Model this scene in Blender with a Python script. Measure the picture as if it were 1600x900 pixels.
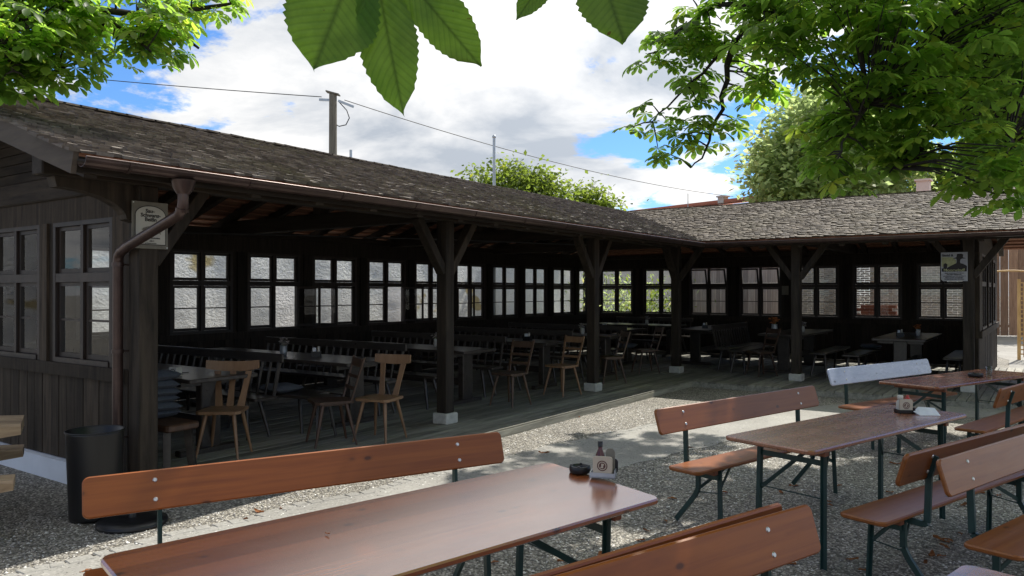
import bpy, bmesh, math, random
import numpy as np
from mathutils import Vector, Matrix
R = math.radians
rng = random.Random(7)
for o in list(bpy.data.objects): bpy.data.objects.remove(o)
S = bpy.context.scene
COL = S.collection

# ------------------------------------------------------------------ camera
YAW = 35.1; HC = 1.70
cam_d = bpy.data.cameras.new('camera'); cam = bpy.data.objects.new('camera', cam_d); COL.objects.link(cam)
cam.location = (0, 0, HC); cam.rotation_euler = (R(90.24), 0, R(YAW))
cam_d.sensor_width = 36; cam_d.lens = 36*1195/1600; cam_d.clip_end = 2000; cam_d.clip_start = .05
S.camera = cam
S.render.resolution_x = 1024; S.render.resolution_y = 576

# ------------------------------------------------------------------ sun and sky
SUN = Vector((.06, .60, .80)).normalized()          # towards the sun
sun_d = bpy.data.lights.new('sun', 'SUN'); sun_d.energy = 5.0; sun_d.angle = R(.55); sun_d.color = (1, .95, .86)
sun = bpy.data.objects.new('sun', sun_d); COL.objects.link(sun)
sun.rotation_euler = SUN.to_track_quat('Z', 'Y').to_euler()
S.view_settings.view_transform = 'Standard'; S.view_settings.look = 'None'
S.view_settings.exposure = 0.35; S.view_settings.gamma = 1

def world():
    w = bpy.data.worlds.new('World'); S.world = w; w.use_nodes = True
    nt = w.node_tree; N = nt.nodes; L = nt.links; N.clear()
    out = N.new('ShaderNodeOutputWorld'); bg = N.new('ShaderNodeBackground'); L.new(bg.outputs[0], out.inputs[0])
    sky = N.new('ShaderNodeTexSky'); sky.sky_type = 'NISHITA'; sky.sun_disc = False
    sky.sun_elevation = math.asin(SUN.z); sky.sun_rotation = math.atan2(SUN.x, SUN.y)
    sky.air_density = 1.0; sky.dust_density = .25; sky.ozone_density = 3.0
    tc = N.new('ShaderNodeTexCoord')
    sep = N.new('ShaderNodeSeparateXYZ'); L.new(tc.outputs['Generated'], sep.inputs[0])
    def m(op, a, b=None, clamp=False):
        n = N.new('ShaderNodeMath'); n.operation = op; n.use_clamp = clamp
        for i, v in enumerate((a, b)):
            if v is None: continue
            if isinstance(v, (int, float)): n.inputs[i].default_value = v
            else: L.new(v, n.inputs[i])
        return n.outputs[0]
    den = m('ADD', m('MAXIMUM', sep.outputs[2], 0.0), .20)
    cx = m('DIVIDE', sep.outputs[0], den); cy = m('DIVIDE', sep.outputs[1], den)
    cmb = N.new('ShaderNodeCombineXYZ'); L.new(cx, cmb.inputs[0]); L.new(cy, cmb.inputs[1])
    def noise(vec, sc, det, rough, off, dist=0.):
        mp = N.new('ShaderNodeMapping'); mp.inputs['Location'].default_value = off; L.new(vec, mp.inputs[0])
        n = N.new('ShaderNodeTexNoise'); n.inputs['Scale'].default_value = sc; n.inputs['Detail'].default_value = det
        n.inputs['Roughness'].default_value = rough; n.inputs['Distortion'].default_value = dist
        L.new(mp.outputs[0], n.inputs['Vector']); return n.outputs['Fac']
    v = cmb.outputs[0]
    big = noise(v, .62, 3, .5, CLOUD_OFF)
    det = noise(v, 2.1, 11, .62, (3.1, 1.7, 0), .15)
    s = m('ADD', m('MULTIPLY', big, 1.15), m('MULTIPLY', det, .95))
    mr = N.new('ShaderNodeMapRange'); mr.interpolation_type = 'SMOOTHSTEP'
    mr.inputs['From Min'].default_value = CLOUD_LO; mr.inputs['From Max'].default_value = CLOUD_HI
    L.new(s, mr.inputs['Value'])
    # cloud body: brilliant tops, greyer thick bellies
    shade = noise(v, 1.5, 9, .58, (7.3, 2.2, 0), .3)
    cr = N.new('ShaderNodeValToRGB'); L.new(shade, cr.inputs[0])
    cr.color_ramp.elements[0].position = .36; cr.color_ramp.elements[0].color = (.45, .495, .56, 1)
    cr.color_ramp.elements[1].position = .60; cr.color_ramp.elements[1].color = (.98, .97, .955, 1)
    sc_ = N.new('ShaderNodeMix'); sc_.data_type = 'RGBA'; sc_.blend_type = 'MULTIPLY'; sc_.inputs[0].default_value = 1
    L.new(sky.outputs[0], sc_.inputs[6]); sc_.inputs[7].default_value = (.066, .098, .136, 1)
    mix = N.new('ShaderNodeMix'); mix.data_type = 'RGBA'
    L.new(mr.outputs[0], mix.inputs[0]); L.new(sc_.outputs[2], mix.inputs[6]); 
    cl = N.new('ShaderNodeMix'); cl.data_type = 'RGBA'; cl.blend_type = 'MULTIPLY'; cl.inputs[0].default_value = 1
    L.new(cr.outputs[0], cl.inputs[6]); cl.inputs[7].default_value = (.98, .98, .98, 1)
    # clouds near the sun scatter more light forward
    nv = N.new('ShaderNodeVectorMath'); nv.operation = 'DOT_PRODUCT'; L.new(tc.outputs['Generated'], nv.inputs[0]); nv.inputs[1].default_value = SUN
    gl = m('ADD', m('MULTIPLY', m('POWER', m('MAXIMUM', nv.outputs['Value'], 0.0), 4.0), .8), .88)
    vs = N.new('ShaderNodeVectorMath'); vs.operation = 'SCALE'; L.new(cl.outputs[2], vs.inputs[0]); L.new(gl, vs.inputs['Scale'])
    L.new(vs.outputs[0], mix.inputs[7])
    L.new(mix.outputs[2], bg.inputs[0]); bg.inputs[1].default_value = 1.0
CLOUD_OFF = (2.51, -8.55, 0); CLOUD_LO = .962; CLOUD_HI = 1.045
world()

def W(px, py, z):
    """photo measurement (pixel column, row, metres ahead) -> world point"""
    x = (px-800)/1195*z; h = HC+(455-py)/1195*z
    c, s = math.cos(R(YAW)), math.sin(R(YAW))
    return Vector((c*x-s*z, s*x+c*z, h))

def cpt(x, z): c, s = math.cos(R(YAW)), math.sin(R(YAW)); return (c*x-s*z, s*x+c*z, .10)

# ------------------------------------------------------------------ materials
def NM(name):
    m = bpy.data.materials.new(name); m.use_nodes = True
    nt = m.node_tree; return m, nt, nt.nodes, nt.links, nt.nodes['Principled BSDF']
def ramp(N, stops):
    r = N.new('ShaderNodeValToRGB'); e = r.color_ramp.elements
    while len(e) < len(stops): e.new(.5)
    for i, (p, c) in enumerate(stops): e[i].position = p; e[i].color = (*c, 1)
    return r
def coords(N, L, scale=(1, 1, 1), kind='Object', rand=True):
    tc = N.new('ShaderNodeTexCoord'); mp = N.new('ShaderNodeMapping'); mp.inputs['Scale'].default_value = scale
    if rand:
        oi = N.new('ShaderNodeObjectInfo'); ad = N.new('ShaderNodeVectorMath'); ad.operation = 'MULTIPLY_ADD'
        cb = N.new('ShaderNodeCombineXYZ'); 
        for i in range(3): L.new(oi.outputs['Random'], cb.inputs[i])
        L.new(cb.outputs[0], ad.inputs[0]); ad.inputs[1].default_value = (13.7, 7.1, 3.3); L.new(tc.outputs[kind], ad.inputs[2])
        L.new(ad.outputs[0], mp.inputs[0])
    else: L.new(tc.outputs[kind], mp.inputs[0])
    return mp.outputs[0]
def noise(N, L, vec, sc, det=4, rough=.55, dist=0):
    n = N.new('ShaderNodeTexNoise'); n.inputs['Scale'].default_value = sc; n.inputs['Detail'].default_value = det
    n.inputs['Roughness'].default_value = rough; n.inputs['Distortion'].default_value = dist; L.new(vec, n.inputs['Vector']); return n
def mixc(N, L, fac, a, b, mode='MIX'):
    m = N.new('ShaderNodeMix'); m.data_type = 'RGBA'; m.blend_type = mode
    for i, v in ((0, fac), (6, a), (7, b)):
        if isinstance(v, (int, float)): m.inputs[i].default_value = v
        elif isinstance(v, tuple): m.inputs[i].default_value = (*v, 1)
        else: L.new(v, m.inputs[i])
    return m.outputs[2]
def bump(N, L, h, bs, st=.3, dist=.01):
    b = N.new('ShaderNodeBump'); b.inputs['Strength'].default_value = st; b.inputs['Distance'].default_value = dist
    L.new(h, b.inputs['Height']); L.new(b.outputs[0], bs.inputs['Normal'])
def attr(N, name='rnd'):
    a = N.new('ShaderNodeAttribute'); a.attribute_name = name; return a.outputs['Fac']

def wood(name, dark, light, rough=.6, grain=(1.2, 14, 14), var=.35, coat=0., knots=False, bst=.25, spec=.5, wear=None, coat_ior=1.6, planks=False):
    """grain runs along local x (axis with the small scale)"""
    m, nt, N, L, B = NM(name)
    v = coords(N, L, grain)
    n1 = noise(N, L, v, 1.6, 7, .62, .6)
    r = ramp(N, [(.3, dark), (.72, light)]); L.new(n1.outputs['Fac'], r.inputs[0])
    c = r.outputs[0]
    a = attr(N)
    r2 = ramp(N, [(0, (1-var,)*3), (1, (1+var,)*3)]); L.new(a, r2.inputs[0])
    c = mixc(N, L, 1., c, r2.outputs[0], 'MULTIPLY')
    if knots:
        vk = coords(N, L, (3.6, 7.0, 7.0))
        vo = N.new('ShaderNodeTexVoronoi'); vo.inputs['Scale'].default_value = 1.25; vo.inputs['Randomness'].default_value = 1; L.new(vk, vo.inputs['Vector'])
        rk = ramp(N, [(.07, (.85, .85, .85)), (.12, (.15, .15, .15)), (.18, (0, 0, 0))]); L.new(vo.outputs['Distance'], rk.inputs[0])
        c = mixc(N, L, rk.outputs[0], c, tuple(x*.28 for x in dark))
    if planks:
        tc = N.new('ShaderNodeTexCoord'); sp = N.new('ShaderNodeSeparateXYZ'); L.new(tc.outputs['Object'], sp.inputs[0])
        def mm(op, a, b):
            n = N.new('ShaderNodeMath'); n.operation = op; L.new(a, n.inputs[0]); n.inputs[1].default_value = b; return n.outputs[0]
        fr = mm('FRACT', mm('DIVIDE', mm('ADD', sp.outputs[1], 2.03), .118), 0); fl = mm('FLOOR', mm('DIVIDE', mm('ADD', sp.outputs[1], 2.03), .118), 0)
        rl = ramp(N, [(0, (.45, .42, .40)), (.03, (1, 1, 1)), (.97, (1, 1, 1)), (1, (.5, .47, .45))]); L.new(fr, rl.inputs[0])
        wn = N.new('ShaderNodeTexWhiteNoise'); wn.noise_dimensions = '1D'; L.new(fl, wn.inputs['W']); rw_ = ramp(N, [(0, (.80, .78, .75)), (1, (1.15, 1.15, 1.15))]); L.new(wn.outputs['Value'], rw_.inputs[0])
        c = mixc(N, L, 1., mixc(N, L, 1., c, rl.outputs[0], 'MULTIPLY'), rw_.outputs[0], 'MULTIPLY')
    if wear:
        vw = coords(N, L, (3, 12, 12)); nw = noise(N, L, vw, 3.0, 7, .75)
        rw = ramp(N, [(.72, (0, 0, 0)), (.77, (.8, .8, .8))]); L.new(nw.outputs['Fac'], rw.inputs[0])
        c = mixc(N, L, rw.outputs[0], c, wear)
    L.new(c, B.inputs['Base Color'])
    nr = noise(N, L, coords(N, L, (3, 9, 9)), 2.2, 5, .6)
    mr = N.new('ShaderNodeMapRange'); mr.inputs['To Min'].default_value = max(rough-.05, .04); mr.inputs['To Max'].default_value = rough+.09
    L.new(nr.outputs['Fac'], mr.inputs['Value']); L.new(mr.outputs[0], B.inputs['Roughness'])
    B.inputs['Specular IOR Level'].default_value = spec; B.inputs['Coat Weight'].default_value = coat; B.inputs['Coat Roughness'].default_value = .21; B.inputs['Coat IOR'].default_value = coat_ior
    bump(N, L, n1.outputs['Fac'], B, bst, .004)
    return m
def plain(name, col, rough=.5, metal=0., var=.12, sc=8, bst=.1, spec=.5):
    m, nt, N, L, B = NM(name)
    n = noise(N, L, coords(N, L), sc, 5, .6)
    r = ramp(N, [(.3, tuple(x*(1-var) for x in col)), (.7, tuple(x*(1+var) for x in col))]); L.new(n.outputs['Fac'], r.inputs[0])
    L.new(r.outputs[0], B.inputs['Base Color']); B.inputs['Roughness'].default_value = rough; B.inputs['Metallic'].default_value = metal
    B.inputs['Specular IOR Level'].default_value = spec
    bump(N, L, n.outputs['Fac'], B, bst, .004); return m
def gravel_mat():
    m, nt, N, L, B = NM('gravel')
    v = coords(N, L, rand=False)
    vo = N.new('ShaderNodeTexVoronoi'); vo.inputs['Scale'].default_value = 66; L.new(v, vo.inputs['Vector'])
    sp = N.new('ShaderNodeSeparateColor'); L.new(vo.outputs['Color'], sp.inputs[0])
    r = ramp(N, [(0, (.10, .095, .085)), (.5, (.27, .255, .225)), (.8, (.46, .44, .40)), (1, (.74, .72, .68))]); L.new(sp.outputs[0], r.inputs[0])
    re = ramp(N, [(.0, (1, 1, 1)), (.62, (.75, .75, .75)), (.9, (.32, .31, .29))]); L.new(vo.outputs['Distance'], re.inputs[0])
    c = mixc(N, L, 1., r.outputs[0], re.outputs[0], 'MULTIPLY')
    nb = noise(N, L, v, .9, 6, .6); rb = ramp(N, [(.3, (.78, .76, .72)), (.7, (1.12, 1.09, 1.02))]); L.new(nb.outputs['Fac'], rb.inputs[0])
    c = mixc(N, L, 1., c, rb.outputs[0], 'MULTIPLY')
    L.new(c, B.inputs['Base Color']); B.inputs['Roughness'].default_value = .8
    iv = N.new('ShaderNodeMath'); iv.operation = 'SUBTRACT'; iv.inputs[0].default_value = 1; L.new(vo.outputs['Distance'], iv.inputs[1])
    bump(N, L, iv.outputs[0], B, .9, .012); return m
def pebble_mat():
    m, nt, N, L, B = NM('pebbles')
    r = ramp(N, [(0, (.07, .067, .062)), (.42, (.22, .21, .19)), (.78, (.44, .42, .39)), (1, (.85, .84, .80))]); L.new(attr(N), r.inputs[0])
    L.new(r.outputs[0], B.inputs['Base Color']); B.inputs['Roughness'].default_value = .65; return m
def path_mat():
    m, nt, N, L, B = NM('compacted_path')
    v = coords(N, L, rand=False)
    n1 = noise(N, L, v, 1.3, 8, .65); r = ramp(N, [(.3, (.23, .22, .20)), (.7, (.345, .335, .305))]); L.new(n1.outputs['Fac'], r.inputs[0])
    vo = N.new('ShaderNodeTexVoronoi'); vo.inputs['Scale'].default_value = 70; L.new(v, vo.inputs['Vector'])
    sp = N.new('ShaderNodeSeparateColor'); L.new(vo.outputs['Color'], sp.inputs[0])
    rs = ramp(N, [(.0, (.6, .6, .6)), (.14, (1, 1, 1)), (.86, (1, 1, 1)), (1, (1.35, 1.35, 1.35))]); L.new(sp.outputs[0], rs.inputs[0])
    c = mixc(N, L, 1., r.outputs[0], rs.outputs[0], 'MULTIPLY')
    L.new(c, B.inputs['Base Color']); B.inputs['Roughness'].default_value = .85
    n2 = noise(N, L, v, 30, 5, .7); bump(N, L, n2.outputs['Fac'], B, .5, .008); return m
def shingle_mat():
    m, nt, N, L, B = NM('weathered_shingles')
    v = coords(N, L, rand=False)
    r = ramp(N, [(0, (.085, .066, .054)), (.5, (.150, .122, .102)), (1, (.24, .205, .175))]); L.new(attr(N), r.inputs[0])
    n = noise(N, L, v, .8, 5, .6); rm = ramp(N, [(.52, (0, 0, 0)), (.74, (.45, .45, .45))]); L.new(n.outputs['Fac'], rm.inputs[0])
    c = mixc(N, L, rm.outputs[0], r.outputs[0], (.155, .145, .06))
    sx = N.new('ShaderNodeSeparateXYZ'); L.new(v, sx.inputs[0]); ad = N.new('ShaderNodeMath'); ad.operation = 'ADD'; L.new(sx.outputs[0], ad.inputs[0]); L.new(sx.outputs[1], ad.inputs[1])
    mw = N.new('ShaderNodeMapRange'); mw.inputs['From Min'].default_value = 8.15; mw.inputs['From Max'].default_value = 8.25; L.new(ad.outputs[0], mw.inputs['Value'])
    c = mixc(N, L, mw.outputs[0], c, mixc(N, L, 1., c, (.50, .44, .33), 'MULTIPLY'))   # side wing: browner shakes, with tree shade darkened into their colour
    n2 = noise(N, L, v, 22, 6, .7); r2 = ramp(N, [(.3, (.72, .72, .72)), (.7, (1.22, 1.22, 1.22))]); L.new(n2.outputs['Fac'], r2.inputs[0])
    c = mixc(N, L, 1., c, r2.outputs[0], 'MULTIPLY')
    L.new(c, B.inputs['Base Color']); B.inputs['Roughness'].default_value = .75; bump(N, L, n2.outputs['Fac'], B, .5, .01); return m
def stone_mat():
    m, nt, N, L, B = NM('limewashed_stone')
    v = coords(N, L, (1, 1, 1.5), rand=False)
    n1 = noise(N, L, v, 4.6, 9, .72, .8); r = ramp(N, [(.30, (.66, .65, .62)), (.46, (.80, .79, .77)), (.75, (.84, .83, .80))]); L.new(n1.outputs['Fac'], r.inputs[0])
    n4 = noise(N, L, v, 11, 7, .65)
    n3 = noise(N, L, v, .7, 3, .6); r3 = ramp(N, [(.65, (0, 0, 0)), (.69, (1, 1, 1))]); L.new(n3.outputs['Fac'], r3.inputs[0])
    c = mixc(N, L, r3.outputs[0], r.outputs[0], (.50, .40, .20))
    L.new(c, B.inputs['Base Color']); B.inputs['Roughness'].default_value = .9
    bump(N, L, n4.outputs['Fac'], B, .8, .05); return m
def leaf_mat(name, col, tcol, rough=.45, tw=.5, veins=False):
    m, nt, N, L, B = NM(name)
    out = N['Material Output']
    r = ramp(N, [(0, tuple(x*.65 for x in col)), (1, tuple(x*1.4 for x in col))]); L.new(attr(N), r.inputs[0])
    rt = ramp(N, [(0, tuple(x*.6 for x in tcol)), (.75, tcol), (1, (tcol[0]*1.5, tcol[1]*1.12, tcol[2]))]); L.new(attr(N), rt.inputs[0])
    L.new(r.outputs[0], B.inputs['Base Color']); B.inputs['Roughness'].default_value = rough; B.inputs['Specular IOR Level'].default_value = .35
    t = N.new('ShaderNodeBsdfTranslucent'); tc = rt.outputs[0]
    if veins:
        ua = N.new('ShaderNodeAttribute'); ua.attribute_name = 'lf'; sx = N.new('ShaderNodeSeparateXYZ'); L.new(ua.outputs['Vector'], sx.inputs[0])
        # side veins: stripes of t - k*|w|
        ab = N.new('ShaderNodeMath'); ab.operation = 'ABSOLUTE'; L.new(sx.outputs[1], ab.inputs[0])
        ml = N.new('ShaderNodeMath'); ml.operation = 'MULTIPLY_ADD'; L.new(ab.outputs[0], ml.inputs[0]); ml.inputs[1].default_value = -.9; L.new(sx.outputs[0], ml.inputs[2])
        sn = N.new('ShaderNodeMath'); sn.operation = 'SINE'; mm = N.new('ShaderNodeMath'); mm.operation = 'MULTIPLY'; L.new(ml.outputs[0], mm.inputs[0]); mm.inputs[1].default_value = 118
        L.new(mm.outputs[0], sn.inputs[0]); rv = ramp(N, [(.6, (1, 1, 1)), (1, (.80, .82, .78))]); 
        mr = N.new('ShaderNodeMapRange'); mr.inputs['From Min'].default_value = -1; L.new(sn.outputs[0], mr.inputs['Value']); L.new(mr.outputs[0], rv.inputs[0])
        rmid = ramp(N, [(.0, (.45, .45, .4)), (.022, (1, 1, 1))]); L.new(ab.outputs[0], rmid.inputs[0])
        tc = mixc(N, L, 1., mixc(N, L, 1., tc, rv.outputs[0], 'MULTIPLY'), rmid.outputs[0], 'MULTIPLY')
        nn = noise(N, L, coords(N, L), 14, 6, .65); rn = ramp(N, [(.3, (.55, .6, .5)), (.7, (1.3, 1.2, 1))]); L.new(nn.outputs['Fac'], rn.inputs[0])
        tc = mixc(N, L, 1., tc, rn.outputs[0], 'MULTIPLY')
        ns = noise(N, L, coords(N, L), 55, 3, .5); rs = ramp(N, [(.70, (0, 0, 0)), (.74, (1, 1, 1))]); L.new(ns.outputs['Fac'], rs.inputs[0])
        tc = mixc(N, L, rs.outputs[0], tc, (.16, .07, .015))
        bump(N, L, mr.outputs[0], B, .4, .002)
    L.new(tc, t.inputs[0])
    mx = N.new('ShaderNodeMixShader'); mx.inputs[0].default_value = tw
    L.new(B.outputs[0], mx.inputs[1]); L.new(t.outputs[0], mx.inputs[2]); L.new(mx.outputs[0], out.inputs[0]); return m
def glass_mat(name='window_glass', tint=(.93, .95, .94)):
    m, nt, N, L, B = NM(name); out = N['Material Output']; N.remove(B)
    t = N.new('ShaderNodeBsdfTransparent'); t.inputs[0].default_value = (*tint, 1)
    g = N.new('ShaderNodeBsdfGlossy'); g.inputs['Roughness'].default_value = .02
    f = N.new('ShaderNodeFresnel'); geo = N.new('ShaderNodeNewGeometry')
    mi = N.new('ShaderNodeMapRange'); mi.inputs['To Min'].default_value = 1.5; mi.inputs['To Max'].default_value = 1/1.5; L.new(geo.outputs['Backfacing'], mi.inputs['Value']); L.new(mi.outputs[0], f.inputs[0])
    mx = N.new('ShaderNodeMixShader'); L.new(f.outputs[0], mx.inputs[0]); L.new(t.outputs[0], mx.inputs[1]); L.new(g.outputs[0], mx.inputs[2])
    L.new(mx.outputs[0], out.inputs[0]); return m
def tile_mat():
    m, nt, N, L, B = NM('red_roof_tiles')
    r = ramp(N, [(0, (.26, .075, .04)), (1, (.42, .15, .085))]); L.new(attr(N), r.inputs[0])
    L.new(r.outputs[0], B.inputs['Base Color']); B.inputs['Roughness'].default_value = .7; return m

M = {}
M['dark'] = wood('dark_stained_timber', (.013, .010, .007), (.056, .042, .030), .66, (10, 10, 1.0), .25, spec=.25, bst=.5)
M['darkx'] = wood('dark_stained_beam', (.014, .010, .007), (.055, .040, .028), .66, (10, 1.0, 10), .25, spec=.25, bst=.5)
M['beamx'] = wood('dark_cross_beam', (.016, .012, .009), (.060, .045, .032), .68, (1., 10, 10), .2, spec=.2, bst=.5)
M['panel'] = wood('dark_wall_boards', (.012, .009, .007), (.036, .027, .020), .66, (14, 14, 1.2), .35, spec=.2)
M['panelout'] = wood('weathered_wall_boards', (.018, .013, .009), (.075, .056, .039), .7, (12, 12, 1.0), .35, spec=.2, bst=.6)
M['sash'] = wood('window_sash_wood', (.014, .009, .007), (.038, .023, .016), .5, (8, 8, 2), .3)
M['batten'] = wood('reddish_roof_battens', (.28, .12, .07), (.52, .26, .16), .7, (10, 1, 10), .4)
M['deck'] = wood('grey_deck_boards', (.14, .135, .11), (.34, .325, .27), .62, (12, 1.2, 12), .35)
M['bench'] = wood('orange_varnished_pine', (.185, .044, .005), (.29, .082, .010), .36, (.8, 18, 18), .10, .06, True, .08, .35, wear=(.42, .22, .12))
M['table'] = wood('orange_varnished_tabletop', (.26, .070, .020), (.35, .105, .032), .22, (.45, 26, 26), .10, 1., True, .05, .8, wear=(.50, .36, .30), coat_ior=2.05, planks=True)
M['edge'] = wood('varnished_pine_cleat', (.16, .045, .018), (.24, .075, .03), .4, (4, 10, 10), .1)
M['bench_brown'] = wood('browned_varnished_pine', (.19, .053, .011), (.28, .092, .020), .34, (.8, 18, 18), .10, .12, True, .08, .35, wear=(.36, .20, .12))
M['table_brown'] = wood('browned_varnished_tabletop', (.23, .074, .030), (.29, .10, .042), .25, (.45, 26, 26), .10, .5, True, .05, .8, wear=(.40, .30, .25), planks=True)
M['pale'] = wood('pale_bluish_board', (.42, .47, .60), (.56, .61, .74), .25, (1.5, 12, 12), .04, .5, True, .05)  # pale bluish-white tone over the whole backrest, with dark knots
M['green'] = plain('dark_green_painted_steel', (.012, .040, .036), .42, .0, .2, 14, .06)
M['bolt'] = plain('zinc_bolt', (.62, .60, .56), .35, .8)
M['black'] = plain('black_plastic', (.006, .006, .007), .38, 0, .1, 8, .03)
M['white'] = plain('white_painted_plinth', (.70, .73, .78), .8, 0, .06, 3, .2)
M['concrete'] = plain('concrete_footing', (.50, .49, .45), .85, 0, .18, 14, .5)
M['copper'] = plain('browned_copper', (.075, .048, .042), .32, .5, .3, 6, .1)
M['honey'] = wood('honey_coloured_chair_wood', (.18, .098, .048), (.28, .165, .088), .42, (8, 8, 1.5), .15)
M['brown'] = wood('brown_chair_wood', (.045, .022, .012), (.09, .046, .026), .45, (8, 8, 1.5), .15)
M['midfence'] = wood('pale_weathered_boards', (.34, .27, .23), (.52, .44, .38), .75, (12, 12, 1.2), .25)
M['inn'] = wood('dark_oak_furniture', (.024, .019, .016), (.060, .050, .042), .28, (1.2, 10, 10), .2)
M['log'] = wood('pale_weathered_log_slab', (.22, .145, .085), (.46, .34, .21), .65, (1.2, 9, 9), .15)
M['cush'] = plain('grey_cushion_cloth', (.085, .095, .115), .9, 0, .2, 30, .4)
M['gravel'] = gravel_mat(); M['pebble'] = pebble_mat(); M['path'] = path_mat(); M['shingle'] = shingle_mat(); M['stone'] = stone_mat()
M['leaf'] = leaf_mat('chestnut_leaves', (.055, .11, .018), (.47, .76, .10), .42, .64)
M['bigleaf'] = leaf_mat('near_chestnut_leaf', (.06, .125, .022), (.28, .50, .06), .5, .62, True)
M['linden'] = leaf_mat('linden_leaves', (.13, .18, .065), (.72, .88, .36), .55, .55)
M['bark'] = plain('chestnut_bark', (.022, .018, .014), .9, 0, .4, 12, 1.)
M['glass'] = glass_mat(); M['tile'] = tile_mat()
M['fence'] = wood('warm_fence_boards', (.23, .125, .072), (.42, .25, .155), .7, (12, 12, 1.2), .3)
M['reed'] = wood('woven_reed_matting', (.34, .30, .26), (.62, .57, .50), .85, (3, 3, 90), .15, bst=.8)
M['pole'] = wood('grey_utility_pole_wood', (.10, .088, .066), (.20, .18, .14), .8, (14, 14, 1.2), .1)
M['wire'] = plain('black_cable', (.02, .02, .022), .6)
M['metal'] = plain('galvanised_metal', (.45, .48, .50), .4, .6)
M['plaster'] = plain('pale_plaster', (.62, .58, .52), .9, 0, .06)
M['pink'] = plain('pink_plastered_chimney', (.68, .56, .49), .9, 0, .08)
M['mat'] = plain('beer_mat_card', (.50, .43, .33), .8, 0, .06)
M['ink'] = plain('printed_dark_ink', (.022, .018, .017), .7)
M['inkred'] = plain('printed_brown_ink', (.10, .035, .03), .7)
M['paper'] = plain('cream_sign_face', (.47, .45, .38), .5, 0, .10, 5)
M['signrim'] = plain('weathered_sign_rim', (.17, .155, .12), .6, 0, .2, 10)
M['poster'] = plain('pale_poster_paper', (.34, .34, .36), .6, 0, .15, 6)
M['posteryel'] = plain('yellow_green_poster_print', (.33, .33, .17), .6, 0, .3, 18)
M['napkin'] = plain('white_napkin', (.75, .76, .78), .8)
M['bottle'] = plain('brown_glass_bottle', (.075, .014, .010), .12)
M['red'] = plain('red_plastic', (.42, .035, .025), .4)
M['cream'] = plain('cream_plastic', (.60, .56, .47), .45)
M['petal'] = plain('pale_flowers', (.34, .30, .27), .8, 0, .5, 60)
M['petalo'] = plain('orange_flowers', (.45, .15, .04), .8, 0, .4, 60)
M['dry'] = leaf_mat('dry_brown_leaves', (.22, .085, .028), (.35, .13, .04), .7, .2)
M['trellis'] = wood('golden_trellis_wood', (.42, .25, .09), (.66, .44, .19), .6, (8, 8, 1.5), .1)

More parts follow.
